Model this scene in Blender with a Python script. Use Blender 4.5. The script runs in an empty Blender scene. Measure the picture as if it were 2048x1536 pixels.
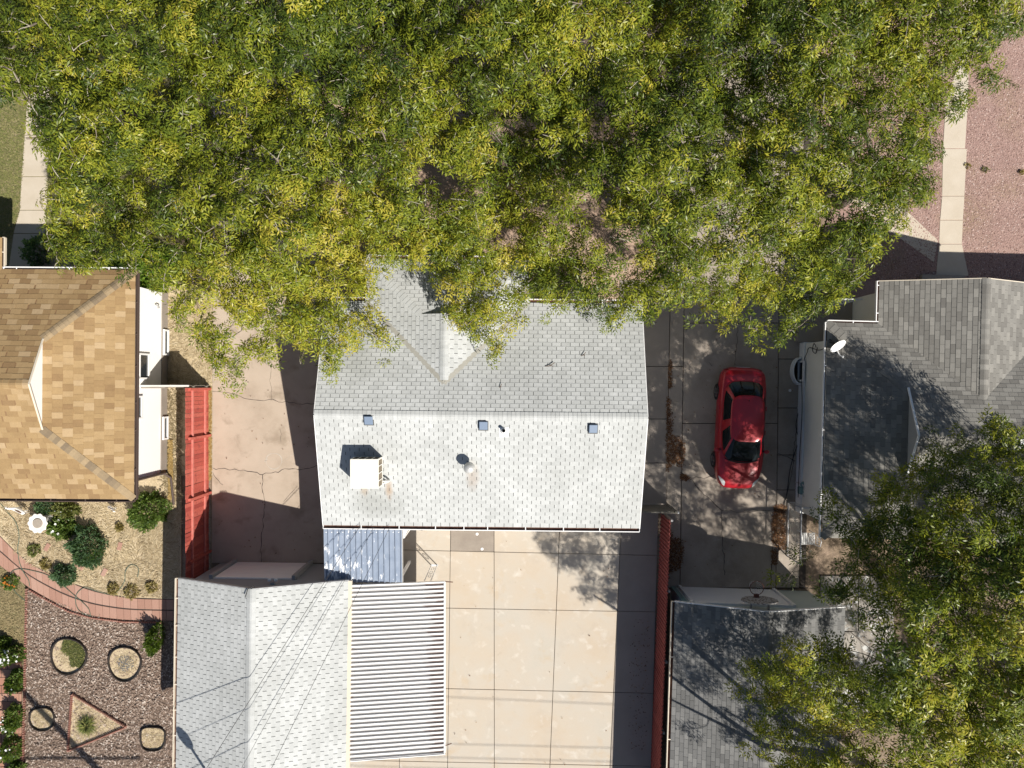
import bpy, math
import numpy as np
from mathutils import Vector, Matrix
R = math.radians
sc = bpy.context.scene
C = sc.collection
rng = np.random.default_rng(7)

# ------------------------------------------------------------------ camera, sky, sun
CAM_H, F_PX = 26.0, 1380.0                # metres above the ground, focal length in photo pixels (2048 wide)
cd = bpy.data.cameras.new('camera'); cam = bpy.data.objects.new('camera', cd); C.objects.link(cam)
cam.location = (0, 0, CAM_H); cam.rotation_euler = (0, 0, 0)
cd.sensor_width = 36.0; cd.lens = 36.0 * F_PX / 2048.0; cd.clip_start = 0.1; cd.clip_end = 500
sc.camera = cam
SUN = Vector((0.66, -0.69, 1.0)).normalized()
wd = bpy.data.worlds.new('World'); sc.world = wd; wd.use_nodes = True
wn = wd.node_tree.nodes; wl = wd.node_tree.links
bg = wn['Background']; sky = wn.new('ShaderNodeTexSky'); sky.sky_type = 'NISHITA'; sky.sun_disc = False
sky.sun_elevation = math.asin(SUN.z); sky.sun_rotation = math.atan2(SUN.x, SUN.y)
wl.new(sky.outputs[0], bg.inputs[0]); bg.inputs[1].default_value = 0.060
sd = bpy.data.lights.new('sun', 'SUN'); so = bpy.data.objects.new('sun', sd); C.objects.link(so)
sd.energy = 5.0; sd.angle = R(0.53); sd.color = (1.0, 0.955, 0.88)
so.rotation_euler = (-SUN).to_track_quat('-Z', 'Y').to_euler(); so.location = (20, -20, 40)
vs = sc.view_settings; vs.view_transform = 'Standard'; vs.look = 'None'; vs.exposure = 0.45; vs.gamma = 1.0
vs.use_curve_mapping = False
sc.cycles.max_bounces = 6; sc.cycles.transparent_max_bounces = 6

def P(px, py, z=0.0):
    k = (CAM_H - z) / F_PX
    return Vector(((px - 1024) * k, (768 - py) * k, z))
def to_px(x, y, z):
    k = F_PX / (CAM_H - z)
    return 1024 + x * k, 768 - y * k

# ------------------------------------------------------------------ materials
AL = 0.74      # weathered outdoor surfaces are darker than they look in full sun
KEEP = {'white_wall', 'white_trim', 'white_found', 'cooler_white', 'stone_white', 'box_vent', 'galv', 'iron_white', 'car_glass', 'glass', 'black', 'red_rail', 'red_board', 'red_metal', 'lamp_lens', 'tail_lens', 'rim', 'tyre', 'net', 'cream_trim', 'twig', 'bark', 'cream_wall'}
def dim(c, name, k=None): return tuple(c) if name in KEEP else tuple(v * (k or AL) for v in c)
def nt(name):
    m = bpy.data.materials.new(name); m.use_nodes = True
    t = m.node_tree
    return m, t, t.nodes, t.links, t.nodes['Principled BSDF']
def ramp(n, stops, interp='LINEAR'):
    r = n.new('ShaderNodeValToRGB'); e = r.color_ramp.elements
    r.color_ramp.interpolation = interp
    e[0].position, e[0].color = stops[0][0], (*stops[0][1], 1)
    e[1].position, e[1].color = stops[-1][0], (*stops[-1][1], 1)
    for p, c in stops[1:-1]:
        x = e.new(p); x.color = (*c, 1)
    return r
def noise(n, l, vec, scale, detail=4, rough=0.6, dist=0.0):
    t = n.new('ShaderNodeTexNoise'); t.inputs['Scale'].default_value = scale
    t.inputs['Detail'].default_value = detail; t.inputs['Roughness'].default_value = rough
    t.inputs['Distortion'].default_value = dist
    if vec is not None: l.new(vec, t.inputs['Vector'])
    return t
def mixc(n, l, a, b, fac, mode='MIX'):
    m = n.new('ShaderNodeMix'); m.data_type = 'RGBA'; m.blend_type = mode
    for sock, val in ((m.inputs['Factor'], fac), (m.inputs[6], a), (m.inputs[7], b)):
        if hasattr(val, 'is_output'): l.new(val, sock)
        elif isinstance(val, (int, float)): sock.default_value = val
        else: sock.default_value = (*val, 1)
    return m.outputs[2]
def g3(v): return (v, v, v)
def mat(name, cols, scale=2.0, rough=0.85, fine=40.0, famt=0.25, bump=0.15, bscale=60.0, spots=None, metallic=0.0, coat=0.0, spec=0.4):
    """cols: one colour or a list blended by a broad noise; fine grain on top; spots=(colour, scale, lo, hi) adds worn patches"""
    m, t, n, l, b = nt(name)
    pos = n.new('ShaderNodeNewGeometry').outputs['Position']
    if isinstance(cols, tuple): cols = [cols]
    cols = [dim(c, name) for c in cols]
    if len(cols) > 1:
        ns = noise(n, l, pos, scale, 6, 0.65)
        k = len(cols)
        r = ramp(n, [(0.3 + 0.4 * i / (k - 1), c) for i, c in enumerate(cols)]); l.new(ns.outputs[0], r.inputs[0])
        col = r.outputs[0]
    else:
        rg = n.new('ShaderNodeRGB'); rg.outputs[0].default_value = (*cols[0], 1); col = rg.outputs[0]
    if spots:
        for sp in (spots if isinstance(spots, list) else [spots]):
            s2 = noise(n, l, pos, sp[1], 5, 0.6, 0.3)
            r2 = ramp(n, [(sp[2], g3(0)), (sp[3], g3(1))]); l.new(s2.outputs[0], r2.inputs[0])
            col = mixc(n, l, col, dim(sp[0], name), r2.outputs[0])
    if famt:
        s3 = noise(n, l, pos, fine, 3, 0.7)
        r3 = ramp(n, [(0.3, g3(1 - famt)), (0.7, g3(1 + famt))]); l.new(s3.outputs[0], r3.inputs[0])
        col = mixc(n, l, col, r3.outputs[0], 1.0, 'MULTIPLY')
    l.new(col, b.inputs['Base Color'])
    b.inputs['Roughness'].default_value = rough; b.inputs['Metallic'].default_value = metallic
    b.inputs['Coat Weight'].default_value = coat; b.inputs['Specular IOR Level'].default_value = spec
    if bump:
        s4 = noise(n, l, pos, bscale, 4, 0.6)
        bp = n.new('ShaderNodeBump'); bp.inputs['Strength'].default_value = bump; bp.inputs['Distance'].default_value = 0.02
        l.new(s4.outputs[0], bp.inputs['Height']); l.new(bp.outputs[0], b.inputs['Normal'])
    return m
def shingle_mats(name, stops, weather, fine=90.0, const=False, stains=()):
    """a pair: one reads the tint stored on the joined field, one reads the random number of a single shingle"""
    out = []; stops = [(p, dim(c, name)) for p, c in stops]
    for single in (False, True):
        m, t, n, l, b = nt(name + ('_single' if single else '_field'))
        if single: f = n.new('ShaderNodeObjectInfo').outputs['Random']
        else:
            a = n.new('ShaderNodeAttribute'); a.attribute_name = 'tint'; f = a.outputs['Fac']
        pos = n.new('ShaderNodeNewGeometry').outputs['Position']
        r = ramp(n, stops, 'CONSTANT' if const else 'LINEAR'); l.new(f, r.inputs[0]); col = r.outputs[0]
        s = noise(n, l, pos, 0.55, 5, 0.6); r2 = ramp(n, [(0.3, weather), (0.65, g3(1.04))]); l.new(s.outputs[0], r2.inputs[0])
        col = mixc(n, l, col, r2.outputs[0], 1.0, 'MULTIPLY')
        s3 = noise(n, l, pos, fine, 3, 0.8); r3 = ramp(n, [(0.3, g3(0.80)), (0.7, g3(1.2))]); l.new(s3.outputs[0], r3.inputs[0])
        col = mixc(n, l, col, r3.outputs[0], 1.0, 'MULTIPLY')
        s5 = noise(n, l, pos, 7.0, 4, 0.7); r5 = ramp(n, [(0.3, g3(0.93)), (0.7, g3(1.05))]); l.new(s5.outputs[0], r5.inputs[0])
        col = mixc(n, l, col, r5.outputs[0], 1.0, 'MULTIPLY')
        for cx_, cy_, rx_, ry_, sc_, amt in stains:
            mp = n.new('ShaderNodeMapping'); mp.vector_type = 'POINT'; l.new(pos, mp.inputs[0])
            mp.inputs['Location'].default_value = (-cx_ / rx_, -cy_ / ry_, 0); mp.inputs['Scale'].default_value = (1 / rx_, 1 / ry_, 0)
            ln = n.new('ShaderNodeVectorMath'); ln.operation = 'LENGTH'; l.new(mp.outputs[0], ln.inputs[0])
            sn = noise(n, l, pos, 6.0, 5, 0.7); ad = n.new('ShaderNodeMath'); ad.operation = 'ADD'; l.new(ln.outputs['Value'], ad.inputs[0]); l.new(sn.outputs[0], ad.inputs[1])
            rs = ramp(n, [(0.55, g3(amt)), (1.0, g3(0))]); sb = n.new('ShaderNodeMath'); sb.operation = 'MULTIPLY'; l.new(ad.outputs[0], sb.inputs[0]); sb.inputs[1].default_value = 0.66; l.new(sb.outputs[0], rs.inputs[0])
            col = mixc(n, l, col, sc_, rs.outputs[0], 'MULTIPLY')
        l.new(col, b.inputs['Base Color']); b.inputs['Roughness'].default_value = 0.9; b.inputs['Specular IOR Level'].default_value = 0.25
        bp = n.new('ShaderNodeBump'); bp.inputs['Strength'].default_value = 0.2; bp.inputs['Distance'].default_value = 0.01
        l.new(s3.outputs[0], bp.inputs['Height']); l.new(bp.outputs[0], b.inputs['Normal'])
        out.append(m)
    return out
def leaf_mat(name, stops, trans=0.35, rough=0.45):
    m, t, n, l, b = nt(name)
    a = n.new('ShaderNodeAttribute'); a.attribute_name = 'tint'
    r = ramp(n, stops); l.new(a.outputs['Fac'], r.inputs[0])
    l.new(r.outputs[0], b.inputs['Base Color']); b.inputs['Roughness'].default_value = rough
    b.inputs['Specular IOR Level'].default_value = 0.26
    tr = n.new('ShaderNodeBsdfTranslucent')
    tc = mixc(n, l, r.outputs[0], (1.5, 1.6, 0.5), 1.0, 'MULTIPLY'); l.new(tc, tr.inputs[0])
    mx = n.new('ShaderNodeMixShader'); mx.inputs[0].default_value = trans
    l.new(b.outputs[0], mx.inputs[1]); l.new(tr.outputs[0], mx.inputs[2])
    l.new(mx.outputs[0], n['Material Output'].inputs['Surface'])
    return m
def tint_mat(name, stops, rough=0.9, fine=0, const=False):
    m, t, n, l, b = nt(name); stops = [(p, dim(c, name, 0.84)) for p, c in stops]
    a = n.new('ShaderNodeAttribute'); a.attribute_name = 'tint'
    r = ramp(n, stops, 'CONSTANT' if const else 'LINEAR'); l.new(a.outputs['Fac'], r.inputs[0])
    l.new(r.outputs[0], b.inputs['Base Color']); b.inputs['Roughness'].default_value = rough
    return m
def rand_mat(name, stops, rough=0.85, fine=50.0, famt=0.15, spots=None):
    """colour chosen by each object's own random number"""
    m, t, n, l, b = nt(name)
    f = n.new('ShaderNodeObjectInfo').outputs['Random']; stops = [(p, dim(c, name)) for p, c in stops]
    pos = n.new('ShaderNodeNewGeometry').outputs['Position']
    r = ramp(n, stops); l.new(f, r.inputs[0]); col = r.outputs[0]
    if spots:
        s2 = noise(n, l, pos, spots[1], 5, 0.6, 0.3); r2 = ramp(n, [(spots[2], g3(0)), (spots[3], g3(1))]); l.new(s2.outputs[0], r2.inputs[0])
        col = mixc(n, l, col, spots[0], r2.outputs[0])
    s3 = noise(n, l, pos, fine, 3, 0.7); r3 = ramp(n, [(0.3, g3(1 - famt)), (0.7, g3(1 + famt))]); l.new(s3.outputs[0], r3.inputs[0])
    l.new(mixc(n, l, col, r3.outputs[0], 1.0, 'MULTIPLY'), b.inputs['Base Color']); b.inputs['Roughness'].default_value = rough
    bp = n.new('ShaderNodeBump'); bp.inputs['Strength'].default_value = 0.15; bp.inputs['Distance'].default_value = 0.01
    l.new(s3.outputs[0], bp.inputs['Height']); l.new(bp.outputs[0], b.inputs['Normal'])
    return m

MT = {}
MT['dirt'] = mat('dirt', [(0.20, 0.145, 0.095), (0.30, 0.22, 0.15), (0.36, 0.26, 0.19)], 1.5, fine=25, famt=0.35, bump=0.5, bscale=25)
MT['pink_gravel'] = mat('pink_gravel', [(0.34, 0.215, 0.185), (0.41, 0.265, 0.225), (0.45, 0.30, 0.25)], 0.9, fine=38, famt=0.38, bump=0.7, bscale=45,
                        spots=[((0.36, 0.25, 0.17), 0.5, 0.5, 0.7)])
MT['tan_gravel'] = mat('tan_gravel', [(0.44, 0.30, 0.21), (0.54, 0.38, 0.28), (0.60, 0.44, 0.33)], 1.4, fine=30, famt=0.4, bump=0.7, bscale=40)
MT['grass_soil'] = mat('grass_soil', [(0.17, 0.17, 0.06), (0.27, 0.235, 0.11), (0.33, 0.27, 0.16)], 2.2, fine=30, famt=0.4, bump=0.6, bscale=30)
MT['straw_soil'] = mat('straw_soil', [(0.50, 0.39, 0.235), (0.62, 0.495, 0.315), (0.68, 0.55, 0.37)], 3.0, fine=26, famt=0.3, bump=0.9, bscale=14)
MT['shade_soil'] = mat('shade_soil', [(0.17, 0.12, 0.07), (0.27, 0.20, 0.12)], 4.0, fine=30, famt=0.4, bump=0.8, bscale=20)
MT['mulch_soil'] = mat('mulch_soil', [(0.16, 0.11, 0.08), (0.26, 0.185, 0.14)], 6.0, fine=50, famt=0.4, bump=0.8, bscale=40)
MT['drive_left'] = mat('drive_left', [(0.49, 0.39, 0.295), (0.575, 0.465, 0.36), (0.62, 0.505, 0.395)], 0.8, fine=60, famt=0.08, bump=0.08, bscale=90,
                       spots=[((0.37, 0.29, 0.21), 1.3, 0.55, 0.75)])
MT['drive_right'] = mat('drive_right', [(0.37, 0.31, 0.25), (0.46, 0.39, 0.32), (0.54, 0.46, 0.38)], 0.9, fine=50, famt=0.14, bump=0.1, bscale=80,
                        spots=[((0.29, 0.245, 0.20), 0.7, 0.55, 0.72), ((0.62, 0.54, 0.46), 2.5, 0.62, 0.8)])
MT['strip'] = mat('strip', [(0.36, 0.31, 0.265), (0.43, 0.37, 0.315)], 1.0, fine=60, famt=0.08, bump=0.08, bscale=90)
MT['patio_tan'] = mat('patio_tan', [(0.63, 0.51, 0.38), (0.645, 0.55, 0.435), (0.635, 0.565, 0.47), (0.60, 0.55, 0.465)], 0.38, fine=60, famt=0.06, bump=0.06, bscale=90,
                      spots=[((0.63, 0.47, 0.30), 0.75, 0.58, 0.8), ((0.78, 0.72, 0.63), 1.9, 0.57, 0.78), ((0.50, 0.41, 0.32), 2.6, 0.64, 0.85), ((0.57, 0.49, 0.40), 0.9, 0.57, 0.8)])
MT['patio_grey'] = mat('patio_grey', [(0.46, 0.40, 0.31), (0.53, 0.475, 0.385), (0.57, 0.51, 0.42)], 0.6, fine=60, famt=0.06, bump=0.06, bscale=90,
                       spots=[((0.55, 0.43, 0.29), 0.9, 0.6, 0.8), ((0.62, 0.57, 0.49), 1.5, 0.6, 0.8)])
MT['patio_patch'] = mat('patio_patch', [(0.33, 0.275, 0.225), (0.42, 0.36, 0.295)], 2.0, fine=60, famt=0.1, bump=0.1)
MT['sidewalk'] = mat('sidewalk', [(0.62, 0.53, 0.41), (0.71, 0.62, 0.50)], 1.2, fine=60, famt=0.08, bump=0.08)
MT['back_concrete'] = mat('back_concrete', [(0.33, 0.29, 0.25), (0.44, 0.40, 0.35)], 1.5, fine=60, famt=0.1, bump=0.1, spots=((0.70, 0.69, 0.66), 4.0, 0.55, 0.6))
MT['crack'] = mat('crack', (0.07, 0.055, 0.045), famt=0.3, bump=0)
MT['chalk'] = mat('chalk', (0.62, 0.55, 0.46), famt=0.3, bump=0)
MT['paver'] = rand_mat('paver', [(0, (0.43, 0.235, 0.17)), (0.5, (0.50, 0.285, 0.21)), (1, (0.54, 0.33, 0.25))])
MT['patio_brick'] = rand_mat('patio_brick', [(0, (0.40, 0.18, 0.115)), (0.5, (0.48, 0.24, 0.16)), (1, (0.53, 0.30, 0.21))])
MT['edging'] = mat('edging', [(0.36, 0.16, 0.12), (0.47, 0.25, 0.19)], 9, famt=0.2)
MT['white_wall'] = mat('white_wall', (0.80, 0.79, 0.76), famt=0.03, bump=0.02)
MT['cream_wall'] = mat('cream_wall', [(0.74, 0.71, 0.62), (0.80, 0.77, 0.68)], 1.5, famt=0.04, bump=0.03)
MT['foundation'] = mat('foundation', [(0.36, 0.31, 0.26), (0.43, 0.375, 0.32)], 2, famt=0.1)
MT['white_found'] = mat('white_found', [(0.76, 0.76, 0.75), (0.82, 0.82, 0.80)], 2, famt=0.08)
MT['grey_wall'] = mat('grey_wall', (0.34, 0.35, 0.37), famt=0.05, bump=0.05)
MT['teal_wall'] = mat('teal_wall', [(0.50, 0.58, 0.56), (0.56, 0.63, 0.61)], 1.5, famt=0.05, bump=0.05)
MT['teal_trim'] = mat('teal_trim', (0.22, 0.36, 0.35), famt=0.1)
MT['white_trim'] = mat('white_trim', (0.80, 0.79, 0.77), famt=0.04, bump=0, rough=0.6)
MT['cream_trim'] = mat('cream_trim', (0.66, 0.58, 0.46), famt=0.05, bump=0, rough=0.6)
MT['grey_trim'] = mat('grey_trim', (0.42, 0.42, 0.42), famt=0.06, bump=0, rough=0.6)
MT['dark_trim'] = mat('dark_trim', (0.11, 0.075, 0.06), famt=0.15, bump=0, rough=0.7)
MT['gutter_rust'] = mat('gutter_rust', [(0.07, 0.03, 0.02), (0.16, 0.07, 0.045), (0.25, 0.15, 0.10)], 7, famt=0.3, bump=0.1)
MT['deck_dark'] = mat('deck_dark', (0.10, 0.095, 0.085), famt=0.1, bump=0)
MT['deck_grey'] = mat('deck_grey', (0.11, 0.11, 0.105), famt=0.1, bump=0)
MT['deck_tan'] = mat('deck_tan', (0.30, 0.18, 0.09), famt=0.1, bump=0)
MT['valley_metal'] = mat('valley_metal', [(0.42, 0.40, 0.34), (0.52, 0.50, 0.44)], 3, famt=0.12, bump=0, rough=0.6)
MT['box_vent'] = mat('box_vent', (0.17, 0.22, 0.30), famt=0.05, bump=0, rough=0.45)
MT['galv'] = mat('galv', [(0.50, 0.49, 0.46), (0.64, 0.63, 0.60)], 8, famt=0.1, bump=0, rough=0.4, metallic=0.4)
MT['black'] = mat('black', (0.015, 0.015, 0.017), famt=0, bump=0, rough=0.6)
MT['iron_black'] = mat('iron_black', (0.03, 0.028, 0.028), famt=0, bump=0, rough=0.5)
MT['cable'] = mat('cable', (0.02, 0.02, 0.022), famt=0, bump=0, rough=0.6)
MT['iron_white'] = mat('iron_white', (0.58, 0.58, 0.58), famt=0.05, bump=0, rough=0.5)
MT['cooler_white'] = mat('cooler_white', (0.80, 0.77, 0.69), famt=0.02, bump=0, rough=0.5)
MT['cooler_pad'] = mat('cooler_pad', [(0.22, 0.18, 0.13), (0.32, 0.27, 0.20)], 20, famt=0.3)
MT['red_board'] = rand_mat('red_board', [(0, (0.34, 0.055, 0.04)), (0.5, (0.44, 0.085, 0.058)), (1, (0.50, 0.12, 0.085))], fine=24, famt=0.22, spots=((0.26, 0.05, 0.04), 5.0, 0.56, 0.72))
MT['red_rail'] = mat('red_rail', [(0.50, 0.13, 0.10), (0.58, 0.21, 0.17)], 6, famt=0.12, bump=0)
MT['red_metal'] = rand_mat('red_metal', [(0, (0.24, 0.052, 0.045)), (1, (0.32, 0.078, 0.066))], fine=24, famt=0.2, spots=((0.17, 0.04, 0.035), 4.0, 0.55, 0.75))
MT['old_wood'] = mat('old_wood', [(0.20, 0.18, 0.14), (0.32, 0.29, 0.24)], 5, famt=0.25)
MT['glass'] = mat('glass', (0.025, 0.03, 0.035), famt=0, bump=0, rough=0.08, spec=0.6)
MT['blind'] = mat('blind', (0.42, 0.44, 0.42), famt=0.1, bump=0, rough=0.25)
MT['bark'] = mat('bark', [(0.16, 0.125, 0.095), (0.25, 0.21, 0.165)], 8, famt=0.3, bump=0.5, bscale=30)
MT['twig'] = mat('twig', [(0.27, 0.235, 0.18), (0.40, 0.36, 0.29)], 5, famt=0.15, bump=0)
MT['hose'] = mat('hose', (0.13, 0.18, 0.13), famt=0.05, bump=0, rough=0.5)
MT['stone_white'] = mat('stone_white', [(0.66, 0.62, 0.57), (0.76, 0.73, 0.69)], 12, famt=0.08)
MT['basin'] = mat('basin', [(0.38, 0.32, 0.26), (0.46, 0.40, 0.33)], 12, famt=0.12)
MT['ring_black'] = mat('ring_black', (0.045, 0.035, 0.03), famt=0.2, bump=0)
MT['soil_dark'] = mat('soil_dark', (0.05, 0.035, 0.025), famt=0.3)
MT['pole_wood'] = mat('pole_wood', (0.16, 0.11, 0.075), famt=0.2)
MT['brown'] = mat('brown', (0.13, 0.07, 0.04), famt=0.1)
MT['hoop_orange'] = mat('hoop_orange', (0.20, 0.075, 0.05), famt=0.2, bump=0)
MT['hoop_board'] = mat('hoop_board', [(0.50, 0.48, 0.46), (0.60, 0.58, 0.55)], 3, famt=0.1, bump=0, spots=((0.16, 0.12, 0.10), 16, 0.52, 0.56))
MT['net'] = mat('net', (0.55, 0.55, 0.55), famt=0, bump=0)
GREY = shingle_mats('grey_shingle', [(0, (0.585, 0.595, 0.58)), (0.5, (0.63, 0.64, 0.625)), (1, (0.67, 0.68, 0.665))], (0.87, 0.87, 0.86),
                    stains=[(-1.30, -3.05, 0.26, 0.6, (0.86, 0.74, 0.66), 0.8), (-4.08, -3.5, 0.16, 0.4, (0.85, 0.66, 0.52), 0.9), (-4.9, -3.5, 0.16, 0.3, (0.88, 0.74, 0.62), 0.8), (-4.5, -4.0, 1.1, 0.6, (0.72, 0.72, 0.70), 0.8), (0.3, -0.2, 2.6, 1.0, (0.86, 0.86, 0.86), 0.7), (-5.2, 1.0, 0.9, 1.2, (0.85, 0.85, 0.83), 0.7)])
TAN = shingle_mats('tan_shingle', [(0, (0.325, 0.205, 0.10)), (0.16, (0.375, 0.245, 0.118)), (0.5, (0.425, 0.285, 0.138)), (0.8, (0.475, 0.325, 0.165)), (1, (0.56, 0.405, 0.235))], (0.92, 0.91, 0.9))
TANCAP = shingle_mats('tan_cap', [(0, (0.25, 0.19, 0.125)), (0.5, (0.36, 0.27, 0.165)), (1, (0.46, 0.34, 0.20))], (0.92, 0.91, 0.9))
DARK = shingle_mats('charcoal_shingle', [(0, (0.215, 0.203, 0.183)), (0.35, (0.26, 0.247, 0.222)), (0.7, (0.30, 0.286, 0.258)), (1, (0.36, 0.342, 0.306))], (0.9, 0.9, 0.9))
SLATE = shingle_mats('slate_shingle', [(0, (0.17, 0.168, 0.162)), (0.4, (0.215, 0.212, 0.205)), (0.8, (0.26, 0.255, 0.245)), (1, (0.30, 0.295, 0.28))], (0.9, 0.9, 0.9))

def car_paint():
    m, t, n, l, b = nt('car_paint')
    pos = n.new('ShaderNodeNewGeometry').outputs['Position']
    s = noise(n, l, pos, 3.0, 5, 0.7); r = ramp(n, [(0.35, (0.37, 0.003, 0.013)), (0.75, (0.43, 0.006, 0.016))]); l.new(s.outputs[0], r.inputs[0])
    l.new(r.outputs[0], b.inputs['Base Color'])
    b.inputs['Metallic'].default_value = 0.15; b.inputs['Roughness'].default_value = 0.42
    s2 = noise(n, l, pos, 9.0, 5, 0.7); r2 = ramp(n, [(0.3, g3(0.08)), (0.8, g3(0.28))]); l.new(s2.outputs[0], r2.inputs[0])
    b.inputs['Coat Weight'].default_value = 0.5; l.new(r2.outputs[0], b.inputs['Coat Roughness'])
    return m
MT['car_paint'] = car_paint()
MT['car_glass'] = mat('car_glass', (0.006, 0.009, 0.010), famt=0, bump=0, rough=0.05, spec=0.3)
MT['tyre'] = mat('tyre', (0.02, 0.02, 0.02), famt=0.1, bump=0)
MT['rim'] = mat('rim', (0.35, 0.35, 0.36), famt=0, bump=0, metallic=0.9, rough=0.35)
MT['lamp_lens'] = mat('lamp_lens', (0.62, 0.62, 0.60), famt=0.1, fine=60, bump=0, rough=0.1, coat=0.6)
MT['tail_lens'] = mat('tail_lens', (0.25, 0.01, 0.01), famt=0, bump=0, rough=0.15, coat=0.5)

def blue_pan():
    m, t, n, l, b = nt('blue_pan')
    pos = n.new('ShaderNodeNewGeometry').outputs['Position']
    mp = n.new('ShaderNodeMapping'); l.new(pos, mp.inputs[0]); mp.inputs['Scale'].default_value = (1, 0.38, 1)
    s = noise(n, l, mp.outputs[0], 6.5, 6, 0.7); sx = n.new('ShaderNodeSeparateXYZ'); l.new(pos, sx.inputs[0])
    # old white paint flakes, more of it left towards the worn south-west corner
    ma = n.new('ShaderNodeMath'); ma.operation = 'MULTIPLY_ADD'; l.new(sx.outputs[1], ma.inputs[0]); ma.inputs[1].default_value = -0.055; ma.inputs[2].default_value = -0.32
    mb = n.new('ShaderNodeMath'); mb.operation = 'MULTIPLY_ADD'; l.new(sx.outputs[0], mb.inputs[0]); mb.inputs[1].default_value = -0.045; l.new(ma.outputs[0], mb.inputs[2])
    ad = n.new('ShaderNodeMath'); ad.operation = 'ADD'; l.new(s.outputs[0], ad.inputs[0]); l.new(mb.outputs[0], ad.inputs[1])
    r = ramp(n, [(0.80, g3(0)), (0.83, g3(1))]); l.new(ad.outputs[0], r.inputs[0])
    sh = n.new('ShaderNodeMath'); sh.operation = 'SUBTRACT'; l.new(ad.outputs[0], sh.inputs[0]); sh.inputs[1].default_value = 0.12
    l.new(sh.outputs[0], r.inputs[0])
    s2 = noise(n, l, pos, 3.0, 5, 0.7); rb = ramp(n, [(0.3, (0.20, 0.245, 0.32)), (0.7, (0.28, 0.325, 0.40))]); l.new(s2.outputs[0], rb.inputs[0])
    r.color_ramp.elements[0].position = 0.70; r.color_ramp.elements[1].position = 0.73
    l.new(mixc(n, l, rb.outputs[0], (0.74, 0.75, 0.77), r.outputs[0]), b.inputs['Base Color']); b.inputs['Roughness'].default_value = 0.5
    return m
MT['blue_pan'] = blue_pan()
def cover_pan():
    m, t, n, l, b = nt('cover_pan')
    geo = n.new('ShaderNodeNewGeometry'); pos = geo.outputs['Position']
    sx = n.new('ShaderNodeSeparateXYZ'); l.new(pos, sx.inputs[0])
    # rusty tide marks where rain collects at the low east end of each pan, and a little at the upper end
    mp = n.new('ShaderNodeMapping'); l.new(pos, mp.inputs[0]); mp.inputs['Scale'].default_value = (1.2, 7.0, 1)
    s = noise(n, l, mp.outputs[0], 1.6, 4, 0.6)
    a = n.new('ShaderNodeMapRange'); l.new(sx.outputs[0], a.inputs[0]); a.inputs[1].default_value = -3.25; a.inputs[2].default_value = -2.36; a.inputs[3].default_value = 0; a.inputs[4].default_value = 0.62
    c = n.new('ShaderNodeMapRange'); l.new(sx.outputs[0], c.inputs[0]); c.inputs[1].default_value = -5.2; c.inputs[2].default_value = -5.54; c.inputs[3].default_value = 0; c.inputs[4].default_value = 0.3
    ad = n.new('ShaderNodeMath'); ad.operation = 'ADD'; l.new(a.outputs[0], ad.inputs[0]); l.new(c.outputs[0], ad.inputs[1])
    ad2 = n.new('ShaderNodeMath'); ad2.operation = 'ADD'; l.new(ad.outputs[0], ad2.inputs[0]); l.new(s.outputs[0], ad2.inputs[1])
    r = ramp(n, [(0.74, g3(0)), (0.86, g3(1))]); l.new(ad2.outputs[0], r.inputs[0])
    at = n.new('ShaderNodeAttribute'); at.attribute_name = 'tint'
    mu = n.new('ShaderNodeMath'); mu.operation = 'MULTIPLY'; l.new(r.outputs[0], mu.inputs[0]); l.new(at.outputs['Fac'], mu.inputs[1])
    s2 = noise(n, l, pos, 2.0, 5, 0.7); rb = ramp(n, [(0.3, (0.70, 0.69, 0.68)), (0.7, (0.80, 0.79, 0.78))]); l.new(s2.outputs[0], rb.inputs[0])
    dirt = mixc(n, l, rb.outputs[0], (0.22, 0.21, 0.20), at.outputs['Fac'])  # pan floors mixed towards grey by the tint, rib tops stay white
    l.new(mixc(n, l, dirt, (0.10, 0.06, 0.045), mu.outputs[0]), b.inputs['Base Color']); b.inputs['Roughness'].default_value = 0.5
    return m
MT['cover_pan'] = cover_pan()

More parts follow.
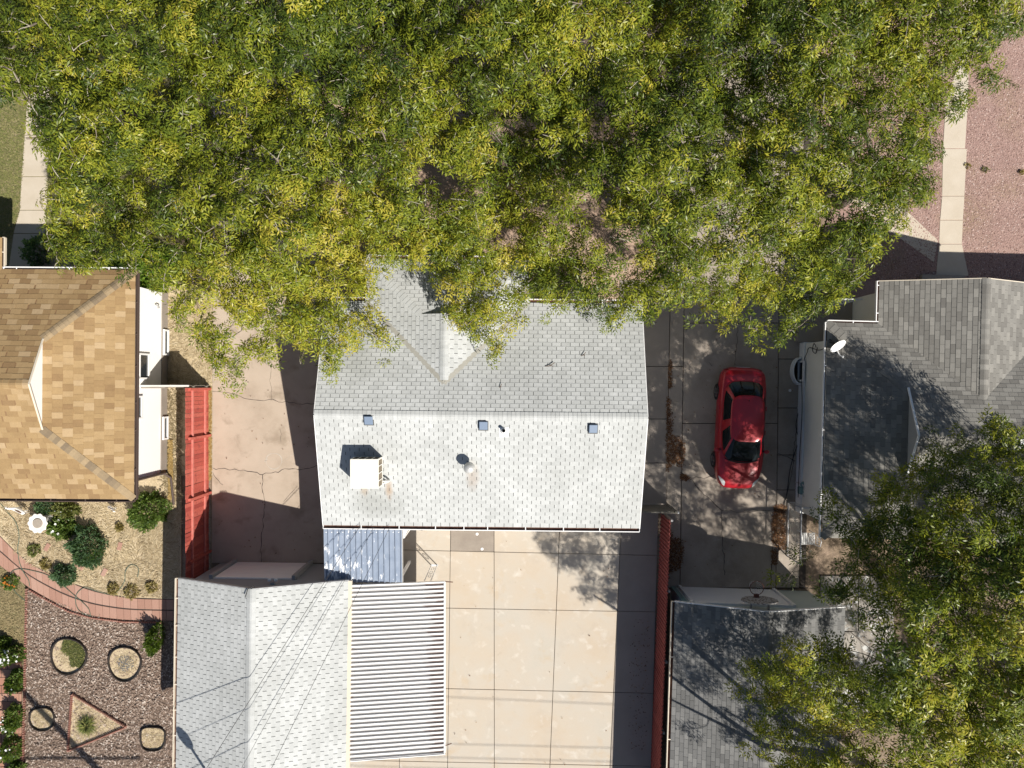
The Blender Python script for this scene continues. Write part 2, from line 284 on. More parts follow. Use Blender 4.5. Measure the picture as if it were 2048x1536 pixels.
# ------------------------------------------------------------------ mesh helpers
class MB:
    def __init__(s): s.v = []; s.f = []; s.t = []
    def add(s, vs, fs, tint=None):
        o = len(s.v); s.v += [tuple(map(float, p)) for p in vs]; s.f += [tuple(i + o for i in f) for f in fs]
        if tint is not None: s.t += [tint] * len(vs)
        return s
    def box(s, c, d, rz=0.0):
        x, y, z = d[0] / 2, d[1] / 2, d[2] / 2; ca, sa = math.cos(rz), math.sin(rz)
        vs = []
        for dz in (-z, z):
            for dx, dy in ((-x, -y), (x, -y), (x, y), (-x, y)):
                vs.append((c[0] + dx * ca - dy * sa, c[1] + dx * sa + dy * ca, c[2] + dz))
        return s.add(vs, [(3, 2, 1, 0), (4, 5, 6, 7), (0, 1, 5, 4), (1, 2, 6, 5), (2, 3, 7, 6), (3, 0, 4, 7)])
    def span(s, x0, x1, y0, y1, z0, z1): return s.box(((x0 + x1) / 2, (y0 + y1) / 2, (z0 + z1) / 2), (x1 - x0, y1 - y0, z1 - z0))
    def beam(s, a, b, w, h, up=(0, 0, 1)):
        a, b = Vector(a), Vector(b); d = (b - a).normalized(); sd_ = d.cross(Vector(up))
        if sd_.length < 1e-4: sd_ = d.cross(Vector((1, 0, 0)))
        sd_.normalize(); u = sd_.cross(d).normalized()
        vs = []
        for p in (a, b):
            for i, j in ((-1, -1), (1, -1), (1, 1), (-1, 1)): vs.append(p + sd_ * (i * w / 2) + u * (j * h / 2))
        return s.add(vs, [(3, 2, 1, 0), (4, 5, 6, 7), (0, 1, 5, 4), (1, 2, 6, 5), (2, 3, 7, 6), (3, 0, 4, 7)])
    def prism(s, poly, z0, z1):
        n = len(poly); a = sum(poly[i][0] * poly[(i + 1) % n][1] - poly[(i + 1) % n][0] * poly[i][1] for i in range(n))
        if a < 0: poly = poly[::-1]
        vs = [(p[0], p[1], z0) for p in poly] + [(p[0], p[1], z1) for p in poly]
        fs = [tuple(range(n, 2 * n)), tuple(range(n - 1, -1, -1))] + [(i, (i + 1) % n, n + (i + 1) % n, n + i) for i in range(n)]
        return s.add(vs, fs)
    def tube(s, path, r, n=6, cap=True):
        path = [Vector(p) for p in path]; k = len(path)
        rs = r if isinstance(r, (list, tuple)) else [r] * k
        ref = Vector((0, 0, 1)); vs = []
        for i, p in enumerate(path):
            d = (path[min(i + 1, k - 1)] - path[max(i - 1, 0)])
            d = d.normalized() if d.length > 1e-6 else Vector((0, 0, 1))
            a = d.cross(ref if abs(d.z) < 0.95 else Vector((1, 0, 0))).normalized(); b = a.cross(d)
            for j in range(n):
                t = 2 * math.pi * j / n; vs.append(p + (a * math.cos(t) + b * math.sin(t)) * rs[i])
        fs = [(i * n + j, i * n + (j + 1) % n, (i + 1) * n + (j + 1) % n, (i + 1) * n + j) for i in range(k - 1) for j in range(n)]
        if cap: fs += [tuple(range(n - 1, -1, -1)), tuple((k - 1) * n + j for j in range(n))]
        return s.add(vs, fs)
    def lathe(s, prof, c, n=20, sc=(1, 1)):
        k = len(prof); vs = []
        for r, z in prof:
            for j in range(n):
                t = 2 * math.pi * j / n; vs.append((c[0] + r * math.cos(t) * sc[0], c[1] + r * math.sin(t) * sc[1], c[2] + z))
        fs = [(i * n + j, i * n + (j + 1) % n, (i + 1) * n + (j + 1) % n, (i + 1) * n + j) for i in range(k - 1) for j in range(n)]
        fs += [tuple(range(n - 1, -1, -1)), tuple((k - 1) * n + j for j in range(n))]
        return s.add(vs, fs)
    def build(s, name, m, parent=None, smooth=False, bevel=0.0):
        L = origin(parent)
        me = bpy.data.meshes.new(name); me.from_pydata([(x - L.x, y - L.y, z - L.z) for x, y, z in s.v], [], s.f); me.update()
        if s.t and len(s.t) == len(s.v): me.attributes.new('tint', 'FLOAT', 'POINT').data.foreach_set('value', np.array(s.t, dtype=np.float32))
        return link(name, me, m, parent, smooth, bevel)
def origin(parent):
    L = Vector((0, 0, 0))
    while parent is not None: L = L + parent.location; parent = parent.parent
    return L
def link(name, me, m, parent=None, smooth=False, bevel=0.0):
    if m is not None: me.materials.append(MT[m] if isinstance(m, str) else m)
    if smooth: me.polygons.foreach_set('use_smooth', [True] * len(me.polygons))
    o = bpy.data.objects.new(name, me); C.objects.link(o); o.parent = parent
    if bevel:
        bv = o.modifiers.new('bevel', 'BEVEL'); bv.width = bevel; bv.segments = 1; bv.limit_method = 'ANGLE'
    return o
def tag(o, label=None, cat=None, group=None, kind=None):
    if label: o['label'] = label
    if cat: o['category'] = cat
    if group: o['group'] = group
    if kind: o['kind'] = kind
    return o
def thing(name, label, cat, loc, group=None, rz=0.0):
    o = bpy.data.objects.new(name, None); C.objects.link(o); o.location = loc; o.rotation_euler.z = rz
    o.empty_display_size = 0.3
    return tag(o, label, cat, group)
def np_mesh(name, verts, quads, m, parent, tint=None, tris=False):
    """verts (n,3) world, quads (k,4) or (k,3) int: one big mesh, fast"""
    L = np.array(origin(parent)); me = bpy.data.meshes.new(name); k = quads.shape[1]
    me.vertices.add(len(verts)); me.vertices.foreach_set('co', (verts - L).astype(np.float32).ravel())
    me.loops.add(quads.size); me.loops.foreach_set('vertex_index', quads.astype(np.int32).ravel())
    me.polygons.add(len(quads)); me.polygons.foreach_set('loop_start', np.arange(0, quads.size, k, dtype=np.int32))
    me.update(calc_edges=True)
    if tint is not None: me.attributes.new('tint', 'FLOAT', 'POINT').data.foreach_set('value', tint.astype(np.float32))
    return link(name, me, m, parent)
def pxpoly(pts, z=0.0): return [tuple(P(x, y, z)[:2]) for x, y in pts]
def in_poly(x, y, poly):
    x = np.asarray(x); y = np.asarray(y); r = np.zeros(x.shape, bool); n = len(poly)
    for i in range(n):
        x0, y0 = poly[i]; x1, y1 = poly[(i + 1) % n]
        if y0 == y1: continue
        c = ((y0 > y) != (y1 > y)) & (x < (x1 - x0) * (y - y0) / (y1 - y0) + x0); r ^= c
    return r
def vnoise(x, y, s, seed=0):
    """smooth value noise in 0..1"""
    x = np.asarray(x, float) / s; y = np.asarray(y, float) / s; xi = np.floor(x); yi = np.floor(y); fx = x - xi; fy = y - yi
    fx = fx * fx * (3 - 2 * fx); fy = fy * fy * (3 - 2 * fy)
    def h(a, b):
        v = np.sin(a * 127.1 + b * 311.7 + seed * 74.7) * 43758.5453; return v - np.floor(v)
    return (h(xi, yi) * (1 - fx) + h(xi + 1, yi) * fx) * (1 - fy) + (h(xi, yi + 1) * (1 - fx) + h(xi + 1, yi + 1) * fx) * fy
def smooth_path(pts, k=6):
    pts = [Vector(p) for p in pts]; out = []
    for i in range(len(pts) - 1):
        p0, p1, p2, p3 = pts[max(i - 1, 0)], pts[i], pts[i + 1], pts[min(i + 2, len(pts) - 1)]
        for j in range(k):
            t = j / k
            out.append(0.5 * ((2 * p1) + (p2 - p0) * t + (2 * p0 - 5 * p1 + 4 * p2 - p3) * t * t + (3 * p1 - p0 - 3 * p2 + p3) * t ** 3))
    return out + [pts[-1]]

# ------------------------------------------------------------------ roofs
def clip(poly, cp):
    out = poly
    n = len(cp)
    for i in range(n):
        a, b = cp[i], cp[(i + 1) % n]; inp = out; out = []
        if not inp: break
        def side(p): return (b[0] - a[0]) * (p[1] - a[1]) - (b[1] - a[1]) * (p[0] - a[0])
        for j in range(len(inp)):
            p, q = inp[j - 1], inp[j]; sp, sq = side(p), side(q)
            if (sp < 0) != (sq < 0):
                t = sp / (sp - sq); out.append((p[0] + (q[0] - p[0]) * t, p[1] + (q[1] - p[1]) * t))
            if sq >= 0: out.append(q)
    return out
OV = 0.02
class Roof:
    def __init__(s, house, deckmat, mats, w, e, th=0.012, gap=0.014, jit=0.0, n_single=300, seed=1):
        s.h, s.w, s.e, s.th, s.gap, s.jit = house, w, e, th, gap, jit; s.mats = mats; s.nmax = n_single
        s.deck = MB(); s.deckmat = deckmat; s.field = MB(); s.full = []; s.rng = np.random.default_rng(seed)
    def plane(s, a, b, top, polys, we=None):
        """a->b runs along the eave, top is any point up the slope; polys: convex lists of (x, y) in plan"""
        if we: keep_ = (s.w, s.e); s.w, s.e = we
        a, b, top = Vector(a), Vector(b), Vector(top); u = (b - a).normalized(); nrm = u.cross(top - a).normalized()
        if nrm.z < 0: nrm = -nrm
        v = nrm.cross(u).normalized()
        if v.z < 0: v = -v
        def zat(x, y): return a.z - (nrm.x * (x - a.x) + nrm.y * (y - a.y)) / nrm.z
        for pl in polys:
            P3 = [Vector((x, y, zat(x, y))) for x, y in pl]
            q = [((p - a).dot(u), (p - a).dot(v)) for p in P3]; k = len(q)
            ar = sum(q[i][0] * q[(i + 1) % k][1] - q[(i + 1) % k][0] * q[i][1] for i in range(k))
            if ar < 0: q = q[::-1]; P3 = P3[::-1]
            # deck: a slab 60 mm thick under the shingles
            nn = len(P3); vs = [p for p in P3] + [p - nrm * 0.06 for p in P3]
            up = (P3[1] - P3[0]).cross(P3[2] - P3[1]).z > 0
            top_f = tuple(range(nn)) if up else tuple(range(nn - 1, -1, -1))
            s.deck.add(vs, [top_f, tuple(range(2 * nn - 1, nn - 1, -1)) if up else tuple(range(nn, 2 * nn))] + [(i, nn + i, nn + (i + 1) % nn, (i + 1) % nn) for i in range(nn)])
            u0, u1 = min(p[0] for p in q), max(p[0] for p in q); v0, v1 = min(p[1] for p in q), max(p[1] for p in q)
            for r in range(int(math.floor(v0 / s.e)), int(math.ceil(v1 / s.e))):
                off = (r % 2) * s.w / 2
                for c in range(int(math.floor((u0 - off) / s.w)) - 1, int(math.ceil((u1 - off) / s.w)) + 1):
                    j0 = (np.sin(c * 12.9898 + r * 78.233) * 43758.5453) % 1.0; j1 = (np.sin((c + 1) * 12.9898 + r * 78.233) * 43758.5453) % 1.0
                    x0 = c * s.w + off + s.gap / 2 + (j0 - 0.5) * s.jit; x1 = (c + 1) * s.w + off - s.gap / 2 + (j1 - 0.5) * s.jit
                    jv = ((np.sin(c * 39.3 + r * 11.1) * 24634.63) % 1.0 - 0.5) * s.jit * 0.25
                    rect = [(x0, r * s.e + jv), (x1, r * s.e + jv), (x1, (r + 1) * s.e + OV), (x0, (r + 1) * s.e + OV)]
                    cl = clip(rect, q)
                    if len(cl) < 3: continue
                    A = abs(sum(cl[i][0] * cl[(i + 1) % len(cl)][1] - cl[(i + 1) % len(cl)][0] * cl[i][1] for i in range(len(cl)))) / 2
                    if A < 4e-4: continue
                    full = abs(A - (x1 - x0) * (s.e + OV - jv)) < 1e-5
                    tint = float(s.rng.random())
                    def pt(p, top):
                        h = s.th * (1.0 - 0.8 * min(1, max(0, (p[1] - r * s.e) / s.e))) if top else 0.0
                        return a + u * p[0] + v * p[1] + nrm * (h + 0.001)
                    m = len(cl); vs = [pt(p, True) for p in cl] + [pt(p, False) for p in cl]
                    fs = [tuple(range(m))] + [(i, m + i, m + (i + 1) % m, (i + 1) % m) for i in range(m)]
                    if nrm.dot((vs[1] - vs[0]).cross(vs[2] - vs[1])) < 0: fs[0] = fs[0][::-1]
                    rec = (vs, fs, tint)
                    if full and s.jit == 0 and not we:
                        c0 = a + u * x0 + v * (r * s.e) + nrm * 0.001
                        s.full.append((c0, u, v, nrm, rec))
                    elif full and not we:
                        s.full.append((vs[m], u, v, nrm, rec))
                    else: s.field.add(vs, fs, tint)
        if we: s.w, s.e = keep_
        return s
    def finish(s, caps=()):
        roof = s.deck.build('roof', s.deckmat, s.h)
        # the single shingles: those that show largest (nearest the camera), the others joined
        rot = Matrix.Rotation(s.h.rotation_euler.z, 4, 'Z'); L = origin(s.h)
        def key(i):
            p = rot @ (s.full[i][0] - L) + L; px, py = to_px(p.x, p.y, p.z)
            vis = 0 if (10 < px < 2038 and 10 < py < 1526 and not hidden(px, py)) else 1
            return (vis, (p - Vector((0, 0, CAM_H))).length)
        order = sorted(range(len(s.full)), key=key)
        w, e, t = s.w - s.gap, s.e, s.th
        co = [(0, 0, t), (w, 0, t), (w, e + OV, 0.2 * t), (0, e + OV, 0.2 * t), (0, 0, 0), (w, 0, 0), (w, e + OV, 0), (0, e + OV, 0)]
        fs = [(0, 1, 2, 3), (0, 4, 5, 1), (1, 5, 6, 2), (2, 6, 7, 3), (3, 7, 4, 0)]
        me = bpy.data.meshes.new('shingle'); me.from_pydata(co, [], fs); me.update(); me.materials.append(s.mats[1])
        for n_, i in enumerate(order):
            c0, u, v, nrm, rec = s.full[i]
            if n_ < s.nmax:
                o = bpy.data.objects.new('shingle', me); C.objects.link(o); o.parent = roof
                o.matrix_local = Matrix(((u.x, v.x, nrm.x, c0.x - L.x), (u.y, v.y, nrm.y, c0.y - L.y), (u.z, v.z, nrm.z, c0.z - L.z), (0, 0, 0, 1)))
            else: s.field.add(*rec)
        tag(s.field.build('shingle_field', s.mats[0], roof), kind='stuff')
        for a, b, sl, cw, cl_, cm in caps: ridge_caps(roof, a, b, sl, cw, cl_, cm)
        return roof
CANOPY_HIDE = [(0, 0), (0, 200), (110, 540), (350, 590), (460, 720), (700, 680), (760, 560), (1060, 580), (1500, 600), (1700, 560), (1860, 350), (1990, 0)]
TREE2_HIDE = [(2048, 900), (1900, 900), (1700, 1000), (1640, 1120), (1700, 1230), (1560, 1300), (1540, 1536), (2048, 1536)]
def hidden(px, py): return bool(in_poly(px, py, CANOPY_HIDE)) or bool(in_poly(px, py, TREE2_HIDE))
def ridge_caps(roof, a, b, sl, cw, cl_, m):
    """bent cap shingles laid one over the other from a to b; sl = (drop left, drop right) per metre sideways"""
    a, b = Vector(a), Vector(b); d = (b - a); n = max(1, int(d.length / cl_)); d.normalize()
    sd_ = d.cross(Vector((0, 0, 1))).normalized(); L = origin(roof); step = (b - a).length / n
    me = bpy.data.meshes.new('ridge_cap'); vs = []
    for y, lift in ((0, 0.020), (step * 1.08, 0.010)):
        for x, k in ((-cw, sl[0]), (-0.03, sl[0]), (0.03, sl[1]), (cw, sl[1])):
            vs.append((x, y, lift - abs(x) * k))
    vs += [(x, y, z - 0.018) for x, y, z in vs]
    fs = [(0, 1, 5, 4), (1, 2, 6, 5), (2, 3, 7, 6), (8, 9, 1, 0), (9, 10, 2, 1), (10, 11, 3, 2), (0, 4, 12, 8), (3, 11, 15, 7), (4, 5, 13, 12), (5, 6, 14, 13), (6, 7, 15, 14)]
    me.from_pydata(vs, [], fs); me.update(); me.materials.append(m)
    for i in range(n):
        o = bpy.data.objects.new('ridge_cap', me); C.objects.link(o); o.parent = roof
        p = a + d * (i * step) - L + Vector((0, 0, 0.012)); h = Vector((d.x, d.y, 0)).normalized(); up = sd_.cross(d)
        o.matrix_local = Matrix(((sd_.x, d.x, up.x, p.x), (sd_.y, d.y, up.y, p.y), (sd_.z, d.z, up.z, p.z), (0, 0, 0, 1)))
def gutter(house, a, b, out, m_in, m_lip, brackets, w=0.11):
    """open trough along an eave from a to b; out = horizontal unit vector away from the roof"""
    a, b, out = Vector(a), Vector(b), Vector(out); z = Vector((0, 0, 1))
    g = MB()
    g.beam(a + out * (w / 2 + 0.01) - z * 0.07, b + out * (w / 2 + 0.01) - z * 0.07, w, 0.008)
    g.beam(a + out * 0.012 - z * 0.035, b + out * 0.012 - z * 0.035, 0.006, 0.07)
    go = g.build('gutter', m_in, house)
    l = MB(); l.beam(a + out * (w + 0.014) - z * 0.03, b + out * (w + 0.014) - z * 0.03, 0.028, 0.10)
    for p in (a, b):
        d = (b - a).normalized(); sgn = -1 if p is a else 1
        l.beam(p + d * 0.008 * sgn + out * 0.006 - z * 0.03, p + d * 0.008 * sgn + out * (w + 0.02) - z * 0.03, 0.016, 0.09)
    l.build('gutter_lip', m_lip, go)
    for t in brackets:
        p = a.lerp(b, t); MB().beam(p + out * 0.0 + z * 0.014, p + out * (w + 0.01) + z * 0.014, 0.03, 0.008).build('bracket', m_lip, go)
    return go
def window(house, c, n, wdt, hgt, name='window', pane='glass', frame='white_trim', split=True):
    """c = centre on the wall, n = outward horizontal normal"""
    c, n = Vector(c), Vector(n); u = Vector((-n.y, n.x, 0)); z = Vector((0, 0, 1))
    f = MB()
    for s_ in (-1, 1):
        f.beam(c + u * s_ * wdt / 2 - z * hgt / 2 + n * 0.03, c + u * s_ * wdt / 2 + z * hgt / 2 + n * 0.03, 0.06, 0.06, up=n)
        f.beam(c - u * (wdt / 2 + 0.03) + z * s_ * hgt / 2 + n * 0.034, c + u * (wdt / 2 + 0.03) + z * s_ * hgt / 2 + n * 0.034, 0.07, 0.06, up=n)
    if split: f.beam(c - u * wdt / 2 + n * 0.025, c + u * wdt / 2 + n * 0.025, 0.045, 0.04, up=n)
    fo = f.build(name, frame, house)
    for s_ in ((-1, 1) if split else (0,)):
        hh = hgt / 2 if split else hgt; cc = c + z * s_ * hgt / 4 + n * 0.012
        MB().beam(cc - u * wdt / 2, cc + u * wdt / 2, hh - 0.04, 0.014, up=n).build('pane', pane if s_ <= 0 else 'blind', fo)
    return fo

# ------------------------------------------------------------------ ground, roads, paths
def struct(name, mb, m, parent=None, bevel=0.0):
    o = mb.build(name, m, parent, bevel=bevel)
    if parent is None: o['kind'] = 'structure'
    return o
struct('ground', MB().add([(-150, -150, -0.06), (150, -150, -0.06), (150, 150, -0.06), (-150, 150, -0.06)], [(0, 1, 2, 3)]), 'dirt')
def sheet(name, pts, z, m, px=True, kind=None):
    pl = pxpoly(pts) if px else pts
    o = struct(name, MB().prism(pl, -0.08, z), m)
    if kind: o['kind'] = kind
    return o
sheet('gravel_yard', [(1660, -500), (2700, -500), (2700, 565), (1640, 600), (1600, 610), (1655, 440), (1640, 200)], -0.012, 'pink_gravel')
sheet('gravel_front_yard', [(645, 40), (1330, 40), (1335, 640), (640, 640)], -0.03, 'tan_gravel')
sheet('lawn', [(-700, -500), (420, -500), (420, 40), (330, 560), (-700, 600)], -0.02, 'grass_soil')
sheet('garden_bed', [(-500, 950), (362, 950), (362, 1205), (324, 1205), (258, 1202), (150, 1176), (64, 1136), (0, 1080), (-500, 900)], -0.010, 'straw_soil')
sheet('side_yard', [(318, 560), (424, 585), (424, 952), (318, 952)], -0.015, 'straw_soil')
sheet('mulch_bed', [(54, 1178), (97, 1199), (183, 1233), (247, 1241), (362, 1243), (362, 1700), (48, 1700)], -0.014, 'mulch_soil')
sheet('dry_lawn', [(-400, 1060), (0, 1120), (28, 1146), (52, 1176), (50, 1330), (-400, 1330)], -0.022, 'grass_soil')

def slab(parent, pts, m, z=0.0, th=0.09, name='slab'):
    return MB().prism(pxpoly(pts), z - th, z).build(name, m, parent, bevel=0.008)
def crack(parent, pts, z=0.004, w=0.016, seed=0, m='crack', name='crack', jag=0.02):
    r = np.random.default_rng(seed + 99); path = []
    for i in range(len(pts) - 1):
        a, b = P(*pts[i]), P(*pts[i + 1]); k = max(2, int((b - a).length / 0.12))
        for j in range(k): path.append(a.lerp(b, j / k) + Vector((*r.normal(0, jag, 2), 0)))
    path.append(P(*pts[-1])); vs = []; n = len(path)
    for i, p in enumerate(path):
        d = (path[min(i + 1, n - 1)] - path[max(i - 1, 0)]).normalized(); s_ = Vector((-d.y, d.x, 0)); ww = w * (0.5 + r.random() * 0.9) / 2
        vs += [(p.x + s_.x * ww, p.y + s_.y * ww, z), (p.x - s_.x * ww, p.y - s_.y * ww, z)]
    return MB().add(vs, [(2 * i, 2 * i + 1, 2 * i + 3, 2 * i + 2) for i in range(n - 1)]).build(name, m, parent)

# driveway beside the red board fence
dl = struct('driveway_beside_board_fence', MB().prism(pxpoly([(425, -300), (645, -300), (652, 1126), (423, 1126)]), -0.09, -0.05), 'crack')
slab(dl, [(425, -300), (640, -300), (641, 110), (425, 110)], 'drive_left'); slab(dl, [(425, 112), (641, 112), (641, 370), (425, 370)], 'drive_left')
slab(dl, [(425, 372), (641, 372), (643, 610), (425, 610)], 'drive_left'); slab(dl, [(425, 612), (643, 612), (652, 1126), (423, 1126)], 'drive_left')
crack(dl, [(426, 783), (462, 787), (500, 798), (520, 801), (545, 799), (565, 804), (600, 808), (640, 806)], seed=1)
crack(dl, [(543, 800), (541, 760), (546, 700), (548, 640)], seed=2, w=0.008)
crack(dl, [(425, 938), (470, 939), (495, 943), (520, 947), (530, 948), (550, 944), (577, 936), (600, 939), (640, 931)], seed=3, w=0.02)
crack(dl, [(524, 948), (526, 975), (530, 1005), (527, 1040), (522, 1080), (523, 1124)], seed=4, w=0.02)
crack(dl, [(425, 945), (436, 962), (446, 970)], seed=5); crack(dl, [(560, 860), (562, 885)], seed=6, w=0.008)
crack(dl, [(595, 972), (580, 988), (567, 1004)], seed=7, w=0.012, jag=0.005)
c0 = P(548, 922)
th = np.linspace(0, 2 * math.pi, 40)
vs = []
for t in th:
    for r_ in (0.285, 0.31 + 0.015 * math.sin(3 * t)): vs.append((c0.x + r_ * math.cos(t), c0.y + r_ * math.sin(t), 0.004))
MB().add(vs, [(2 * i, 2 * i + 1, 2 * i + 3, 2 * i + 2) for i in range(len(th) - 1)]).build('chalk_ring', 'chalk', dl)
crack(dl, [(565, 925), (590, 905)], m='chalk', name='chalk_line', seed=8, w=0.012, jag=0.004); crack(dl, [(528, 923), (536, 918)], m='chalk', name='chalk_line', seed=9, w=0.03, jag=0.004)

# back patio: poured slabs with open joints
pt = struct('patio', MB().prism(pxpoly([(640, 1000), (1316, 1000), (1300, 1700), (640, 1700)]), -0.1, -0.055), 'crack')
def lx(k, y):   # the joint columns lean a little
    return {0: 660, 1: 800 - (y - 1050) * 0.003, 2: 901 - (y - 1053) * 0.0125, 3: 988 + (y - 1053) * 0.001, 4: 1119 - (y - 1060) * 0.041, 5: 1242 - (y - 1060) * 0.047, 6: 1316 - (y - 1060) * 0.0285}[k]
rowy = [lambda x: 1000 + 0 * x, lambda x: 1102 + (x - 901) * 0.022, lambda x: 1216 + (x - 890) * 0.019, lambda x: 1377 + (x - 890) * 0.0225, lambda x: 1524 + (x - 890) * 0.02, lambda x: 1690 + 0 * x]
cmat = {(1, 2): 'patio_tan', (2, 0): 'patio_patch', (2, 1): 'patio_grey', (3, 1): 'patio_grey', (3, 2): 'patio_grey', (3, 3): 'patio_grey', (2, 2): 'patio_grey'}
for i in range(6):
    for j in range(5):
        xm = (lx(i, 1250) + lx(i + 1, 1250)) / 2; g = 0.45
        q = []
        for (ii, jj) in ((i, j), (i + 1, j), (i + 1, j + 1), (i, j + 1)):
            x = lx(ii, 1250); y = rowy[jj](x); x = lx(ii, y); q.append((x + (g if ii == i else -g), y + (g if jj == j else -g)))
        if i >= 4 and j == 0: q[0] = (q[0][0], 1015); q[1] = (q[1][0], 1015)
        slab(pt, q, 'strip' if i == 5 else ('patio_patch' if (i, j) == (2, 0) else 'patio_tan'), z=0.0 + 0.002 * ((i + j) % 3))
for px_, py_ in ((954, 1068), (964, 1098)):
    c = P(px_, py_, 0.012); MB().lathe([(0.05, -0.02), (0.055, 0.0), (0.045, 0.008), (0.02, 0.008)], c, 14).build('cleanout_cap', 'white_trim', pt)

# walk between the grey house and the shared driveway
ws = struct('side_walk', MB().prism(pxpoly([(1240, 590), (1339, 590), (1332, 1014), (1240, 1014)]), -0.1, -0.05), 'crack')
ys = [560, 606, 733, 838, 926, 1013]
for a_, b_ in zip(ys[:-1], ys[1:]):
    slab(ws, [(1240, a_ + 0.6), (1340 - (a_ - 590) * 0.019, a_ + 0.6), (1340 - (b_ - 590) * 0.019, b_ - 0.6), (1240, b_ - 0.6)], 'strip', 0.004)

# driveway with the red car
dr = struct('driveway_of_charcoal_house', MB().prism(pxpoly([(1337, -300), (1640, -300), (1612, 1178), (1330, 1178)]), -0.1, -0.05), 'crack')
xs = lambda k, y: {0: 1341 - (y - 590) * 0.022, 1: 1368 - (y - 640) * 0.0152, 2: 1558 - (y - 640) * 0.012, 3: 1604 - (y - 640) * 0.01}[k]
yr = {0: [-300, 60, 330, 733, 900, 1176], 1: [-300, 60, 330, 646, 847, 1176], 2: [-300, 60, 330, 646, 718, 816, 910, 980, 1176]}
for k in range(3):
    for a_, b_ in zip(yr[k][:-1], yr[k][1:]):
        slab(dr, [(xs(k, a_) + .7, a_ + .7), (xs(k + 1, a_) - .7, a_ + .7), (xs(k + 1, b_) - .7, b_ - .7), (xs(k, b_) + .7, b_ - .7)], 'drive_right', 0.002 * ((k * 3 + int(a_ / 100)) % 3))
crack(dr, [(1475, 655), (1473, 690), (1470, 730)], z=0.009, seed=11); crack(dr, [(1443, 1020), (1490, 1025), (1548, 1020)], z=0.009, seed=12)
crack(dr, [(1362, 945), (1385, 962), (1400, 980), (1420, 1000), (1443, 1020), (1443, 1060), (1447, 1110), (1449, 1150)], z=0.009, seed=13, w=0.022)
crack(dr, [(1378, 955), (1410, 957), (1432, 947)], z=0.009, seed=14); crack(dr, [(1600, 820), (1593, 860), (1588, 900), (1582, 950), (1574, 990)], z=0.009, seed=15, w=0.02)
crack(dr, [(1416, 722), (1424, 732)], z=0.009, seed=16); crack(dr, [(1552, 1000), (1549, 1050), (1546, 1100), (1540, 1170)], z=0.009, seed=17, w=0.03)
crack(dr, [(1556, 908), (1575, 914), (1590, 922)], z=0.009, seed=18)

# public pavement and front walks
sw = struct('pavement_on_lawn', MB().prism(pxpoly([(66, -300), (112, -300), (85, 560), (18, 560)]), -0.09, -0.045), 'crack')
lf = [(70, -300), (66, 40), (58, 157), (49, 270), (43, 353), (39, 420), (27, 467), (14, 560)]; rt_ = [(118, -300), (112, 40), (106, 157), (100, 270), (95, 353), (93, 420), (90, 467), (86, 560)]
for i in range(len(lf) - 1):
    slab(sw, [(lf[i][0], lf[i][1] + .6), (rt_[i][0], rt_[i][1] + .6), (rt_[i + 1][0], rt_[i + 1][1] - .6), (lf[i + 1][0], lf[i + 1][1] - .6)], 'sidewalk', 0.0)
sr = struct('pavement_on_gravel', MB().prism(pxpoly([(1925, -300), (1940, -300), (1926, 552), (1874, 552)]), -0.09, -0.045), 'crack')
lf = [(1932, -300), (1925, 40), (1922, 113), (1891, 205), (1886, 297), (1884, 392), (1880, 440), (1878, 488), (1872, 552)]
rt_ = [(1975, -300), (1955, 40), (1938, 113), (1936, 205), (1934, 297), (1929, 392), (1926, 440), (1924, 488), (1937, 552)]
for i in range(len(lf) - 1):
    slab(sr, [(lf[i][0], lf[i][1] + .5), (rt_[i][0], rt_[i][1] + .5), (rt_[i + 1][0] - (4 if i == 3 else 0), rt_[i + 1][1] - .5), (lf[i + 1][0], lf[i + 1][1] - .5)], 'sidewalk', 0.004 * (i % 2))
fw = struct('front_walk', MB().prism(pxpoly([(1600, 300), (1640, 300), (1876, 482), (1870, 520), (1840, 500)]), -0.09, -0.05), 'crack')
for q in ([(1600, 300), (1660, 310), (1740, 362), (1700, 400)], [(1742, 364), (1812, 420), (1770, 455), (1702, 402)], [(1814, 422), (1876, 480), (1868, 524), (1772, 457)]):
    slab(fw, q, 'sidewalk', -0.002)

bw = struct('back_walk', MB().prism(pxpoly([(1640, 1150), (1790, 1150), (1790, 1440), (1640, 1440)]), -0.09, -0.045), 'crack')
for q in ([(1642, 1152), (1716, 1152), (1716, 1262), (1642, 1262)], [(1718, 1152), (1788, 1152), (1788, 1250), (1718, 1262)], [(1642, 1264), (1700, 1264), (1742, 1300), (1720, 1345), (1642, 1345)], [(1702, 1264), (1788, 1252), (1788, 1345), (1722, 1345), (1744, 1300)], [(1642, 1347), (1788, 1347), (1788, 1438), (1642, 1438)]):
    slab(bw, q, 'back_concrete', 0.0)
for q in ([(1530, 1460), (1665, 1460), (1665, 1640), (1530, 1640)],): slab(bw, q, 'back_concrete', -0.003)
